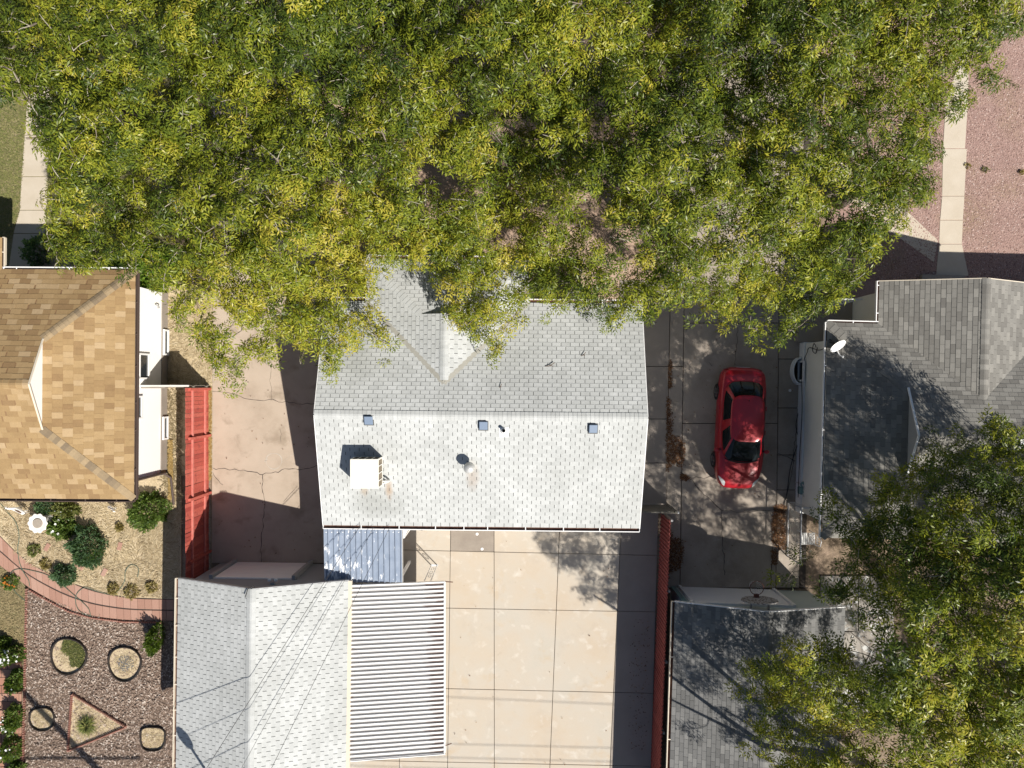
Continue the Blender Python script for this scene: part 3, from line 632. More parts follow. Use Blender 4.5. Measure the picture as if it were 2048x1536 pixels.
# curved path of two rows of pavers
bp_ = struct('brick_path', MB().prism(pxpoly([(-60, 1020), (0, 1072), (28, 1100), (64, 1128), (107, 1151), (150, 1168), (193, 1183), (258, 1195), (361, 1199), (361, 1242), (247, 1240), (183, 1232), (140, 1220), (97, 1198), (60, 1177), (28, 1153), (0, 1132), (-60, 1085)]), -0.09, -0.004), 'crack')
tp = smooth_path([P(*q) for q in [(-60, 1020), (0, 1072), (28, 1100), (64, 1128), (107, 1151), (150, 1168), (193, 1183), (258, 1195), (324, 1198), (361, 1199)]], 20)
bt = smooth_path([P(*q) for q in [(-60, 1085), (0, 1132), (28, 1153), (60, 1177), (97, 1198), (140, 1220), (183, 1232), (247, 1240), (324, 1242), (361, 1242)]], 20)
def resample(path, n):
    L_ = [0]
    for a, b in zip(path[:-1], path[1:]): L_.append(L_[-1] + (b - a).length)
    return [Vector((np.interp(t, L_, [p.x for p in path]), np.interp(t, L_, [p.y for p in path]), 0)) for t in np.linspace(0, L_[-1], n)]
NP_ = 34
tp, bt = resample(tp, NP_), resample(bt, NP_)
for i in range(NP_ - 1):
    for r0, r1 in ((0.01, 0.485), (0.515, 0.99)):
        sh = 0.0 if r0 < 0.3 else 0.0
        q = [tp[i].lerp(bt[i], r0), tp[i + 1].lerp(bt[i + 1], r0), tp[i + 1].lerp(bt[i + 1], r1), tp[i].lerp(bt[i], r1)]
        c = sum(q, Vector()) / 4; q = [c + (p - c) * 0.955 for p in q]
        MB().prism([(p.x, p.y) for p in q], -0.05, 0.010 + 0.006 * rng.random()).build('paver', 'paver', bp_, bevel=0.006)
# small brick terrace at the roses
bt2 = struct('brick_terrace', MB().prism(pxpoly([(-120, 1290), (36, 1290), (44, 1700), (-120, 1700)]), -0.09, -0.002), 'crack')
for j in range(15):
    for i in range(-5, 3):
        x0 = -8 + i * 23 + (11 if j % 2 else 0); y0 = 1322 + j * 16.2
        if x0 + 23 < -60 or x0 > 38: continue
        q = pxpoly([(x0 + .5, y0 + .5), (min(x0 + 22.5, 42), y0 + .5), (min(x0 + 22.5, 42), y0 + 15.7), (x0 + .5, y0 + 15.7)])
        MB().prism(q, -0.05, 0.008 + 0.005 * rng.random()).build('brick', 'patio_brick', bt2, bevel=0.005)

# ------------------------------------------------------------------ the grey shingled house in the middle
H = thing('house', 'single-storey house under a pale grey shingle gable roof with a front cross gable', 'house', (-0.996, -1.03, 0), rz=R(-0.6))
X0, X1, YS, YN, ZE, ZR = -6.331, 4.339, -4.815, 2.755, 2.70, 3.91
YR = (YS + YN) / 2; ph = (ZR - ZE) / (YN - YR)
wl_ = MB(); wl_.span(X0 + 0.28, X1 - 0.28, YS + 0.45, YN - 0.45, -0.05, 2.62)
for xx in (X0 + 0.28, X1 - 0.28):
    a_ = [(xx - 0.02 if xx < 0 else xx + 0.0, y, z) for y, z in ((YS + 0.45, 2.62), (YN - 0.45, 2.62), (YR, 2.62 + (YN - 0.45 - YR) * ph))]
    b_ = [(x + 0.02, y, z) for x, y, z in a_]
    wl_.add(a_ + b_, [(0, 1, 2), (5, 4, 3), (0, 3, 4, 1), (1, 4, 5, 2), (2, 5, 3, 0)])
wl_.span(-4.55, 0.11, 2.2, 3.75, -0.05, 2.60)
wl_.build('wall', 'white_wall', H)
rf = Roof(H, 'deck_grey', GREY, 0.305, 0.142, th=0.013, gap=0.019, seed=3)
rf.plane((X0, YS, ZE), (X1, YS, ZE), (X0, YR, ZR), [[(X0, YS), (X1, YS), (X1, YR), (X0, YR)]])
WX0, WX1, WY, GY = -4.96, 0.52, 4.19, 2.28; WR = (WX0 + WX1) / 2; zw = ZE + (WR - WX0) * ph
yv = YN - (zw - ZE) / ph; dg = WY - GY; zg = ZE + dg * ph
rf.plane((X0, YN, ZE), (X1, YN, ZE), (X0, YR, ZR), [[(X0, YN), (X0, YR), (WX0, YR), (WX0, YN)], [(WX0, YN), (WX0, YR), (WR, YR), (WR, yv)], [(WR, yv), (WR, YR), (WX1, YR), (WX1, YN)], [(WX1, YN), (WX1, YR), (X1, YR), (X1, YN)]])
vx = lambda y: WX0 + (YN - y)     # valley on the west side, 45 degrees in plan
rf.plane((WX0, WY, ZE), (WX0, YN, ZE), (WR, yv, zw), [[(WX0, WY), (WX0, YN), (vx(GY), GY), (WX0 + dg, GY)], [(vx(GY), GY), (WR, yv), (WR, GY)]])
rf.plane((WX1, WY, ZE), (WX1, YN, ZE), (WR, yv, zw), [[(WX1, WY), (WX1, YN), (WX1 - (YN - GY), GY), (WX1 - dg, GY)], [(WX1 - (YN - GY), GY), (WR, yv), (WR, GY)]])
rf.plane((WX0, WY, ZE), (WX1, WY, ZE), (WX0 + dg, GY, zg), [[(WX0, WY), (WX1, WY), (WX1 - dg, GY), (WX0 + dg, GY)]])
roof = rf.finish([((X0, YR, ZR), (X1, YR, ZR), (ph, ph), 0.15, 0.14, GREY[1]), ((WR, yv + 0.1, zw), (WR, GY, zw), (ph, ph), 0.14, 0.14, GREY[1]),
                  ((WX0, WY, ZE), (WX0 + dg, GY, zg), (0.22, 0.22), 0.13, 0.15, GREY[1]), ((WX1, WY, ZE), (WX1 - dg, GY, zg), (0.22, 0.22), 0.13, 0.15, GREY[1])])
MB().add([(WX0 + dg, GY, zg), (WX1 - dg, GY, zg), (WR, GY, zw), (WX0 + dg, GY - 0.1, zg), (WX1 - dg, GY - 0.1, zg), (WR, GY - 0.1, zw - 0.005)], [(1, 0, 2), (3, 4, 5), (0, 1, 4, 3)]).build('gable_vent', 'white_trim', roof)
for sx_, x_ in ((1, WX0), (-1, WX1)):    # open metal valleys
    a_ = Vector((x_, YN, ZE)); b_ = Vector((WR, yv, zw)); d_ = (b_ - a_).normalized(); s_ = Vector((-d_.y, d_.x, 0))
    MB().beam(a_ + Vector((0, 0, 0.022)), b_ + Vector((0, 0, 0.022)), 0.17, 0.010).build('valley_flashing', 'valley_metal', roof)
for x_ in (X0, X1):                        # white rake boards
    f = MB(); s_ = -1 if x_ == X0 else 1
    for y_ in (YS, YN): f.beam((x_ + s_ * 0.014, y_, ZE - 0.07), (x_ + s_ * 0.014, YR, ZR - 0.07), 0.025, 0.15)
    f.build('rake_board', 'white_trim', H)
gutter(H, (X0, YS, ZE - 0.01), (X1, YS, ZE - 0.01), (0, -1, 0), 'gutter_rust', 'white_trim', [0.12, 0.24, 0.355, 0.445, 0.52, 0.64, 0.76, 0.875])
gutter(H, (WX1 + 0.03, YN, ZE - 0.01), (X1, YN, ZE - 0.01), (0, 1, 0), 'gutter_rust', 'white_trim', [0.3, 0.65, 0.9])
gutter(H, (X0, YN, ZE - 0.01), (WX0 - 0.03, YN, ZE - 0.01), (0, 1, 0), 'gutter_rust', 'white_trim', [0.5])
gutter(H, (WX0, WY, ZE - 0.01), (WX1, WY, ZE - 0.01), (0, 1, 0), 'gutter_rust', 'white_trim', [0.2, 0.5, 0.8])
MB().beam((WX0 - 0.014, YN + 0.15, ZE - 0.06), (WX0 - 0.014, WY, ZE - 0.06), 0.024, 0.14).build('fascia', 'white_trim', H)
zs = lambda y: ZE + (y - YS) * ph       # south slope height
def on_south(px, py):
    z = 3.6
    for _ in range(6): p = P(px, py, z); z = zs(p.y)
    return P(px, py, z)
for px_, py_ in ((738, 843), (967, 851), (1186, 855)):
    p = on_south(px_, py_); v = MB()
    b_ = 0.14
    top = [(p.x + i * b_ * 0.94, p.y + j * b_ * 0.94, zs(p.y + j * b_) + 0.13) for i, j in ((-1, -1), (1, -1), (1, 1), (-1, 1))]
    bot = [(p.x + i * b_, p.y + j * b_, zs(p.y + j * b_) + 0.045) for i, j in ((-1, -1), (1, -1), (1, 1), (-1, 1))]
    v.add(bot + top, [(4, 5, 6, 7), (0, 1, 5, 4), (1, 2, 6, 5), (2, 3, 7, 6), (3, 0, 4, 7), (3, 2, 1, 0)])
    vo = v.build('roof_vent', 'box_vent', roof, bevel=0.015)
    fl = [(p.x + i * 0.16, p.y + j * 0.165, zs(p.y + j * 0.165) + 0.02) for i, j in ((-1, -1), (1, -1), (1, 1), (-1, 1))]
    MB().add(fl + [(x, y, z + 0.006) for x, y, z in fl], [(4, 5, 6, 7), (0, 1, 5, 4), (1, 2, 6, 5), (2, 3, 7, 6), (3, 0, 4, 7)]).build('vent_flange', 'deck_grey', vo)
p = on_south(1008, 862)
fb = MB(); fl = [(p.x + i * 0.16, p.y + j * 0.16 - 0.03, zs(p.y + j * 0.16 - 0.03) + 0.02) for i, j in ((-1, -1), (1, -1), (1, 1), (-1, 1))]
fb.add(fl + [(x, y, z + 0.006) for x, y, z in fl], [(4, 5, 6, 7), (0, 1, 5, 4), (1, 2, 6, 5), (2, 3, 7, 6), (3, 0, 4, 7)])
fo = fb.build('pipe_flashing', 'white_trim', roof)
MB().lathe([(0.13, 0.0), (0.09, 0.06), (0.07, 0.12)], (p.x, p.y + 0.03, p.z + 0.02), 16).build('pipe_boot', 'white_trim', fo, smooth=True)
MB().lathe([(0.055, 0.0), (0.055, 0.2), (0.045, 0.2), (0.045, 0.1)], (p.x, p.y + 0.03, p.z + 0.06), 16).build('drain_pipe', 'black', fo)
p = on_south(941, 933)
fl_ = MB().lathe([(0.20, -0.05), (0.17, 0.02), (0.115, 0.09), (0.10, 0.10), (0.10, 0.42)], p, 22).build('flue_pipe', 'galv', roof, smooth=True)
MB().lathe([(0.155, 0.0), (0.185, 0.02), (0.185, 0.05), (0.165, 0.055), (0.16, 0.10), (0.178, 0.12), (0.175, 0.15), (0.14, 0.20), (0.07, 0.235), (0.012, 0.245)], (p.x, p.y, p.z + 0.37), 22).build('flue_cap', 'galv', fl_, smooth=True)
# twigs that fell on the roof
for k, (px_, py_, ln) in enumerate(((1100, 731, 0.30), (1167, 710, 0.14), (1001, 773, 0.07))):
    z = ZE + (YN - 0.6) * ph
    for _ in range(6): q = P(px_, py_, z); z = ZE + (YN - q.y) * ph
    q = P(px_, py_, z + 0.03); w_ = MB(); w_.tube([q + Vector((-ln / 2, -0.03, 0)), q + Vector((0, 0, 0.02)), q + Vector((ln / 2, 0.09, 0.0))], 0.011, 5)
    w_.tube([q, q + Vector((ln * 0.35, -0.02, 0.02))], 0.008, 5)
    tag(w_.build('fallen_twig', 'brown'), ['forked dry twig lying on the grey shingles', 'short straight twig lying on the grey shingles', 'tiny twig scrap lying just below the grey ridge'][k], 'twig', 'twigs fallen on the grey roof')

# evaporative cooler on the roof
ct = thing('evaporative_cooler', 'off-white boxy evaporative cooler with louvred sides standing on the grey roof', 'cooler', (-4.67, -2.84, 3.3))
cx0, cx1, cy0, cy1, cz0, cz1 = -5.12, -4.22, -3.30, -2.37, 3.52, 4.20
MB().span(cx0 + 0.03, cx1 - 0.03, cy0 + 0.03, cy1 - 0.03, cz0, cz1 - 0.02).build('cabinet', 'cooler_pad', ct)
MB().span(cx0, cx1, cy0, cy1, cz1 - 0.035, cz1).build('lid', 'cooler_white', ct, bevel=0.012)
MB().span(cx0, cx1, cy0, cy1, cz0 - 0.06, cz0 + 0.03).build('pan', 'cooler_white', ct)
for x_ in (cx0 + 0.02, cx1 - 0.02):
    for y_ in (cy0 + 0.02, cy1 - 0.02):
        MB().span(x_ - 0.022, x_ + 0.022, y_ - 0.022, y_ + 0.022, zs(y_) + 0.005, cz1 - 0.03).build('corner_post', 'cooler_white', ct)
for k in range(1, 4):
    y_ = cy0 + (cy1 - cy0) * k / 4; MB().span(cx1 - 0.03, cx1 + 0.004, y_ - 0.016, y_ + 0.016, cz0, cz1 - 0.03).build('mullion', 'cooler_white', ct)
    x_ = cx0 + (cx1 - cx0) * k / 4; MB().span(x_ - 0.016, x_ + 0.016, cy1 - 0.03, cy1 + 0.004, cz0, cz1 - 0.03).build('mullion', 'cooler_white', ct)
for k in range(7):
    z_ = cz0 + 0.07 + k * 0.085
    MB().beam((cx1 - 0.012, cy0 + 0.04, z_), (cx1 - 0.012, cy1 - 0.04, z_), 0.02, 0.012).build('louvre', 'cooler_pad', ct)
    MB().beam((cx0 + 0.04, cy1 - 0.012, z_), (cx1 - 0.04, cy1 - 0.012, z_), 0.02, 0.012).build('louvre', 'cooler_pad', ct)
MB().tube(smooth_path([(cx1 - 0.05, cy0 + 0.12, cz0), (cx1 + 0.13, cy0 + 0.14, cz0 - 0.04), (cx1 + 0.17, cy0 + 0.13, zs(cy0 + 0.13) + 0.12), (cx1 + 0.17, cy0 + 0.13, zs(cy0 + 0.13) + 0.01)], 4), 0.035, 8).build('water_pipe', 'galv', ct, smooth=True)
MB().beam((cx1 - 0.02, cy0 + 0.04, cz0 + 0.02), (cx1 + 0.16, cy0 + 0.08, zs(cy0 + 0.08) + 0.02), 0.04, 0.04).build('brace', 'cooler_white', ct)

# blue metal roof over the passage between house and garage
A = thing('passage_awning', 'blue ribbed metal awning with flaking white paint between grey house and garage', 'awning', (-5.1, -5.8, 0))
ax0, ax1, ayn, aym, ays = -6.43, -3.76, -4.72, -5.78, -6.80
az = lambda y: 2.44 + (y - ayn) * 0.05
npan = 14; pw = (ax1 - ax0) / npan
for row, (y0, y1, dz) in enumerate(((ayn, aym - 0.03, 0.012), (aym + 0.0, ays, 0.0))):
    for i in range(npan):
        x0 = ax0 + i * pw; m = MB(); prof = [(-0.003, 0.001), (pw - 0.045, 0.0), (pw - 0.040, 0.042), (pw - 0.010, 0.042), (pw + 0.002, -0.004)]
        vs = [(x0 + px_, y, az(y) + dz + pz) for y in (y0, y1) for px_, pz in prof] + [(x0 + px_, y, az(y) + dz + pz - 0.006) for y in (y0, y1) for px_, pz in prof]
        fs = [(j, 5 + j, 6 + j, 1 + j) for j in range(4)] + [(10 + j, 11 + j, 16 + j, 15 + j) for j in range(4)] + [(5 + j, 15 + j, 16 + j, 6 + j) for j in range(4)] + [(j, j + 1, 11 + j, 10 + j) for j in range(4)] + [(0, 10, 15, 5), (4, 9, 19, 14)]
        m.add(vs, fs); po = m.build('pan', 'blue_pan', A)
        if row == 0 and i % 1 == 0:
            yb = y0 - 0.34; MB().lathe([(0.02, 0), (0.018, 0.01), (0.004, 0.014)], (x0 + pw * 0.42, yb, az(yb) + dz), 8).build('screw_cap', 'white_trim', po)
for y_ in (ayn - 0.02, aym, ays + 0.05): MB().beam((ax0, y_, az(y_) - 0.06), (ax1, y_, az(y_) - 0.06), 0.05, 0.10).build('purlin', 'white_trim', A)
MB().beam((ax1 + 0.015, ayn, az(ayn) - 0.01), (ax1 + 0.015, ays, az(ays) - 0.01), 0.02, 0.08).build('edge_trim', 'galv', A)
for q in ((ax0 + 0.06, ays + 0.1), (ax1 - 0.1, ays + 0.1), (ax0 + 0.06, ayn - 0.3)):
    MB().span(q[0] - 0.045, q[0] + 0.045, q[1] - 0.045, q[1] + 0.045, 0.0, az(q[1]) - 0.11).build('post', 'white_trim', A)
LT = thing('lattice_screen', 'white crossed lattice screen hanging beside the blue awning', 'lattice', (-3.70, -4.75, 0))
l_ = MB()
ly0, ly1, lz0, lz1 = -5.25, -4.45, 1.35, 2.42
for s_ in (-1, 1):
    for k in range(-8, 16):
        y0 = ly0 + k * 0.105; pts = []
        for t in np.linspace(0, 1, 12):
            y = y0 + s_ * (t * (lz1 - lz0)) + (0 if s_ > 0 else 0.9); z = lz0 + t * (lz1 - lz0)
            if ly0 <= y <= ly1: pts.append((-3.70 + 0.006 * s_, y, z))
        if len(pts) > 1: l_.beam(pts[0], pts[-1], 0.010, 0.034, up=(0, 0.7, 0.7))
l_.build('lath_mesh', 'white_trim', LT)
f = MB()
for y_ in (ly0, ly1): f.beam((-3.70, y_, 0.0), (-3.70, y_, lz1), 0.05, 0.05)
for z_ in (lz0, lz1): f.beam((-3.70, ly0, z_), (-3.70, ly1, z_), 0.045, 0.05)
f.build('frame', 'white_trim', LT)

# ribbed white patio cover
PC = thing('patio_cover', 'white ribbed metal patio cover with rust-stained pan ends beside the garage', 'patio cover', (-3.95, -9.8, 0))
qx0, qx1, qy0, qy1 = -5.50, -2.36, -6.86, -12.80
qz = lambda x: 2.52 - (x - qx0) * 0.145
npan = 40; pw = (qy0 - qy1) / npan
for i in range(npan):
    y0 = qy0 - i * pw
    prof = [(0.0, 0.05, 0), (-0.030, 0.05, 0), (-0.046, 0.0, 1), (-0.104, 0.0, 1), (-0.120, 0.05, 0), (-pw + 0.002, 0.05, 0)]
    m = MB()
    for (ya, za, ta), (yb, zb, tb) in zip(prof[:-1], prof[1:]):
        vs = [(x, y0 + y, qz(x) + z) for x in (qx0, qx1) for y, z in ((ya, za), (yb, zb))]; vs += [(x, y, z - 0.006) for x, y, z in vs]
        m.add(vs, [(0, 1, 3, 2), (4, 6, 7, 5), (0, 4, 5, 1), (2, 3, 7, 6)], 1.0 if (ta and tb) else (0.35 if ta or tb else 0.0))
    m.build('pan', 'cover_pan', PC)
MB().span(qx1, qx1 + 0.05, qy1, qy0, qz(qx1) - 0.10, qz(qx1) + 0.06).build('fascia', 'white_trim', PC)
for y_ in (qy0 + 0.012, qy1 - 0.012): MB().beam((qx0, y_, qz(qx0) + 0.01), (qx1 + 0.05, y_, qz(qx1) + 0.01), 0.022, 0.13).build('edge_trim', 'white_trim', PC)
for x_ in (-2.94,): MB().beam((x_, qy0 - 0.03, qz(x_) - 0.07), (x_, qy1 + 0.03, qz(x_) - 0.07), 0.07, 0.11).build('beam', 'white_trim', PC)
for y_ in (-6.86, -9.8, -12.6):        # scrolled iron posts
    po = MB(); bx_ = -2.94 - 0.10; zt = qz(-2.94) - 0.13
    for dx in (0.0, 0.22): po.span(bx_ + dx - 0.013, bx_ + dx + 0.013, y_ + 0.017, y_ + 0.043, 0.0, zt)
    po.span(bx_ - 0.03, bx_ + 0.25, y_ - 0.01, y_ + 0.07, 0.0, 0.012)
    po = po.build('post', 'iron_black' if y_ < -7 else 'iron_white', PC)
    for zc in (0.5, 1.0, 1.45):
        w_ = MB()
        for s_ in (-1, 1):
            w_.tube([(bx_ + 0.11 + s_ * 0.05 * math.sin(t) * (1 + 0.3 * math.cos(t)), y_ + 0.03, zc + 0.16 * math.cos(t) * s_) for t in np.linspace(0.0, 2.6 * math.pi / 1.3, 18)], 0.007, 4)
        w_.build('scroll', 'iron_black' if y_ < -7 else 'iron_white', po)
MB().tube([(qx1 + 0.05, qy0 + 0.0, 2.05), (qx1 + 0.30, qy0 - 0.03, 2.0)], 0.018, 6).build('drain_spout', 'gutter_rust', PC)
MB().tube([(qx1 + 0.05, qy1 + 0.25, 2.05), (qx1 + 0.26, qy1 + 0.3, 2.0)], 0.018, 6).build('drain_spout', 'gutter_rust', PC)

# ------------------------------------------------------------------ detached garage with the pale grey roof
G = thing('garage', 'detached garage under a pale grey shingle gable roof beside the patio cover', 'garage', (-11.31, -6.60, 0), rz=R(-0.75))
gx0, gx1, gyn, gys, gze = -11.31, -5.55, -6.60, -13.25, 2.60; gr = (gx0 + gx1) / 2; gp = 1.10 / (gr - gx0); gzr = gze + 1.10
gw = MB(); gw.span(gx0 + 0.34, gx1 - 0.3, gys + 0.15, gyn - 0.13, -0.05, 2.55)
yy = gyn - 0.131
gw.add([(gx0 + 0.34, yy, 2.52), (gx1 - 0.3, yy, 2.52), (gr, yy, gzr - 0.09), (gx0 + 0.34, yy - 0.1, 2.52), (gx1 - 0.3, yy - 0.1, 2.52), (gr, yy - 0.1, gzr - 0.09)], [(1, 0, 2), (3, 4, 5), (0, 3, 5, 2), (1, 2, 5, 4)])
gw.build('wall', 'grey_wall', G)
rf = Roof(G, 'deck_grey', GREY, 0.305, 0.142, th=0.013, gap=0.019, seed=5)
rf.plane((gx0, gyn, gze), (gx0, gys, gze), (gr, gyn, gzr), [[(gx0, gyn), (gx0, gys), (gr, gys), (gr, gyn)]])
rf.plane((gx1, gyn, gze), (gx1, gys, gze), (gr, gyn, gzr), [[(gx1, gyn), (gx1, gys), (gr, gys), (gr, gyn)]])
groof = rf.finish([((gr, gys, gzr), (gr, gyn, gzr), (gp, gp), 0.15, 0.14, GREY[1])])
f = MB()
for x_ in (gx0, gx1): f.beam((x_, gyn + 0.014, gze - 0.06), (gr, gyn + 0.014, gzr - 0.06), 0.026, 0.14)
f.build('rake_board', 'grey_trim', G)
gutter(G, (gx0, gys, gze - 0.005), (gx0, gyn, gze - 0.005), (-1, 0, 0), 'gutter_rust', 'cream_trim', [0.06, 0.2, 0.33, 0.46, 0.6, 0.76, 0.9], w=0.09)
MB().span(gx1 + 0.004, gx1 + 0.12, gys, gyn, gze - 0.1, gze + 0.012).build('eave_board', 'cream_trim', G)
dz_ = thing
dx0, dx1 = -10.36, -7.62; dy = gyn - 0.13
do = MB().span(dx0, dx1, dy - 0.0, dy + 0.02, 0.0, 2.08).build('garage_door', 'white_trim', G)
for k in range(4): MB().span(dx0 + 0.02, dx1 - 0.02, dy + 0.021, dy + 0.045, 0.02 + k * 0.515, 0.02 + k * 0.515 + 0.495).build('door_panel', 'white_trim', do, bevel=0.01)
f = MB()
for x_ in (dx0 - 0.06, dx1 + 0.06): f.span(x_ - 0.06, x_ + 0.06, dy, dy + 0.15, 0.0, 2.14)
f.build('door_frame', 'grey_trim', do)
lo = MB().span(-8.16, -8.02, dy + 0.0, dy + 0.05, 2.60, 2.72).build('flood_light', 'grey_trim', G)
for s_ in (-1, 1):
    MB().tube([(-8.09, dy + 0.04, 2.66), (-8.09 + s_ * 0.08, dy + 0.13, 2.66)], 0.015, 6).build('lamp_arm', 'grey_trim', lo)
    MB().lathe([(0.03, -0.05), (0.06, 0.0), (0.058, 0.05), (0.03, 0.07)], (-8.09 + s_ * 0.11, dy + 0.15, 2.66), 12).build('lamp_head', 'white_trim', lo, smooth=True)
MB().tube([(gr - 0.18, gyn - 0.25, gzr + 0.03), (gr - 0.10, gyn + 0.02, gzr + 0.03), (gr + 0.06, gyn + 0.10, gzr - 0.06), (gr + 0.10, gyn + 0.05, gzr - 0.02)], 0.014, 6).build('wire_bracket', 'iron_black', G)

# ------------------------------------------------------------------ tan roofed house
T = thing('house', 'white-sided house under a tan and brown shingle hip roof with gablet', 'house', (-12.52, 0, 0), rz=R(-0.4))
tx, tyn, tys, tze = -12.52, 3.78, -3.82, 3.10; tp_ = 0.44; tg = 2.36; tgx = tx - tg; tgz = tze + tg * tp_; tyr = (tyn + tys) / 2; tzr = tze + (tyn - tyr) * tp_; XW = -24.0
w_ = MB(); w_.span(XW, tx - 0.50, tys + 0.45, tyn - 0.4, 0.42, 3.02); w_.build('wall', 'white_wall', T)
MB().span(XW, tx - 0.46, tys + 0.42, tyn - 0.37, -0.05, 0.42).build('foundation', 'foundation', T)
wx = tx - 0.50
for k in range(20):     # siding boards proud of the wall
    z0 = 0.44 + k * 0.127
    MB().add([(wx + 0.002, tys + 0.45, z0 + 0.12), (wx + 0.002, tyn - 0.4, z0 + 0.12), (wx + 0.018, tyn - 0.4, z0), (wx + 0.018, tys + 0.45, z0), (wx, tys + 0.45, z0), (wx, tyn - 0.4, z0)], [(0, 3, 2, 1), (3, 4, 5, 2)]).build('siding_board', 'white_wall', T)
window(T, (wx + 0.018, 0.62, 1.95), (1, 0, 0), 0.85, 1.15); window(T, (wx + 0.018, -0.82, 2.2), (1, 0, 0), 0.75, 0.75)
window(T, (wx + 0.052, 1.55, 0.22), (1, 0, 0), 0.9, 0.30, name='cellar_window', split=False); window(T, (wx + 0.052, -1.65, 0.22), (1, 0, 0), 0.8, 0.30, name='cellar_window', split=False)
rf = Roof(T, 'deck_tan', TAN, 0.37, 0.19, th=0.014, gap=0.004, jit=0.08, n_single=300, seed=8)
rf.plane((tx, tyn, tze), (tx, tys, tze), (tgx, tyr, tgz), [[(tx, tyn), (tx, tys), (tgx, tys + tg), (tgx, tyn - tg)]], we=(0.21, 0.29))
rf.plane((tx, tys, tze), (XW, tys, tze), (tgx, tyr, tzr), [[(tx, tys), (tgx, tys), (tgx, tys + tg)], [(tgx, tys), (XW, tys), (XW, tyr), (tgx, tyr)]])
wx1 = -16.95           # front wing on the far west side
rf.plane((tx, tyn, tze), (XW, tyn, tze), (tgx, tyr, tzr), [[(tx, tyn), (tgx, tyn), (tgx, tyn - tg)], [(tgx, tyn), (wx1, tyn), (wx1, tyr), (tgx, tyr)], [(wx1, tyn), (wx1 - 3.0, tyn - 3.0), (wx1 - 3.0, tyr), (wx1, tyr)]])
rf.plane((wx1, tyn, tze), (wx1, tyn + 1.05, tze), (wx1 - 3.0, tyn, tze + 3.0 * tp_), [[(wx1, tyn), (wx1, tyn + 1.05), (wx1 - 3.0, tyn + 1.05), (wx1 - 3.0, tyn - 3.0)]])
troof = rf.finish([((tx, tyn, tze), (tgx, tyn - tg, tgz), (0.3, 0.3), 0.13, 0.15, TANCAP[1]), ((tx, tys, tze), (tgx, tys + tg, tgz), (0.3, 0.3), 0.13, 0.15, TANCAP[1]),
                   ((tgx, tyr, tzr), (XW, tyr, tzr), (tp_, tp_), 0.14, 0.2, TAN[1])])
MB().add([(tgx, tys + tg, tgz), (tgx, tyn - tg, tgz), (tgx, tyr, tzr), (tgx - 0.1, tys + tg, tgz), (tgx - 0.1, tyn - tg, tgz), (tgx - 0.1, tyr, tzr - 0.004)], [(0, 1, 2), (4, 3, 5), (1, 0, 3, 4)]).build('gable_face', 'white_wall', troof)
f = MB()
for y_ in (tys + tg, tyn - tg): f.beam((tgx + 0.035, y_, tgz + 0.03), (tgx + 0.035, tyr, tzr + 0.03), 0.05, 0.025)
f.build('gable_trim', 'cream_trim', troof)
gutter(T, (tx, tys, tze - 0.005), (tx, tyn, tze - 0.005), (1, 0, 0), 'dark_trim', 'dark_trim', [0.13, 0.3, 0.42, 0.58, 0.72, 0.86], w=0.075)
gutter(T, (XW, tys, tze - 0.005), (tx, tys, tze - 0.005), (0, -1, 0), 'dark_trim', 'dark_trim', [0.55, 0.66, 0.76, 0.86, 0.95], w=0.075)
gutter(T, (wx1 + 0.05, tyn, tze - 0.005), (tx, tyn, tze - 0.005), (0, 1, 0), 'dark_trim', 'white_trim', [0.1, 0.5, 0.8], w=0.06)
gutter(T, (wx1, tyn + 0.08, tze - 0.005), (wx1, tyn + 1.05, tze - 0.005), (1, 0, 0), 'dark_trim', 'cream_trim', [0.5], w=0.06)
MB().tube([(tx + 0.03, tys + 0.15, 2.98), (tx - 0.28, tys + 0.45, 2.7), (wx + 0.09, tys + 0.5, 2.5), (wx + 0.09, tys + 0.5, 0.35), (wx + 0.25, tys + 0.3, 0.12), (wx + 0.33, tys - 0.72, 0.05)], 0.045, 8).build('downspout', 'dark_trim', T)
MB().tube(smooth_path([(wx + 0.02, 2.9, 0.9), (wx + 0.10, 2.86, 0.95), (wx + 0.13, 2.80, 0.8), (wx + 0.05, 2.78, 0.75)], 4), 0.018, 6).build('meter_pipe', 'grey_trim', T)
MB().span(-17.9, -16.3, 3.9, 4.9, -0.05, 0.16).build('step', 'foundation', T)

# ------------------------------------------------------------------ charcoal roofed house
K = thing('house', 'cream-walled house under a charcoal shingle roof with a white gablet', 'house', (10.56, 2.06, 0), rz=R(-1.5))
kx, kyn, kys, kze, kp = 10.56, 2.06, -5.14, 2.9, 0.45; kyr = (kyn + kys) / 2; kzr = kze + (kyn - kyr) * kp
kg = 12.78; kd = kg - kx; kgz = kze + kd * kp; XE = 22.0
vxw, vxr, vyn, vp = 12.26, 15.12, 3.48, 0.385; vzr = kze + (vxr - vxw) * vp; vyv = kyn - (vzr - kze) / kp
w_ = MB(); w_.span(kx + 0.36, XE, kys + 0.4, kyn - 0.55, 0.44, 2.84); w_.span(vxw + 0.4, XE, kyn - 0.56, vyn - 0.25, 0.0, 2.84); w_.build('wall', 'cream_wall', K)
MB().span(kx + 0.29, XE, kys + 0.36, kyn - 0.5, -0.05, 0.44).build('foundation', 'white_found', K)
for k in range(12):
    z0 = 0.46 + k * 0.2
    MB().add([(kx + 0.358, kys + 0.4, z0 + 0.19), (kx + 0.358, kyn - 0.55, z0 + 0.19), (kx + 0.345, kyn - 0.55, z0), (kx + 0.345, kys + 0.4, z0), (kx + 0.36, kys + 0.4, z0), (kx + 0.36, kyn - 0.55, z0)], [(0, 1, 2, 3), (2, 5, 4, 3)]).build('siding_board', 'cream_wall', K)
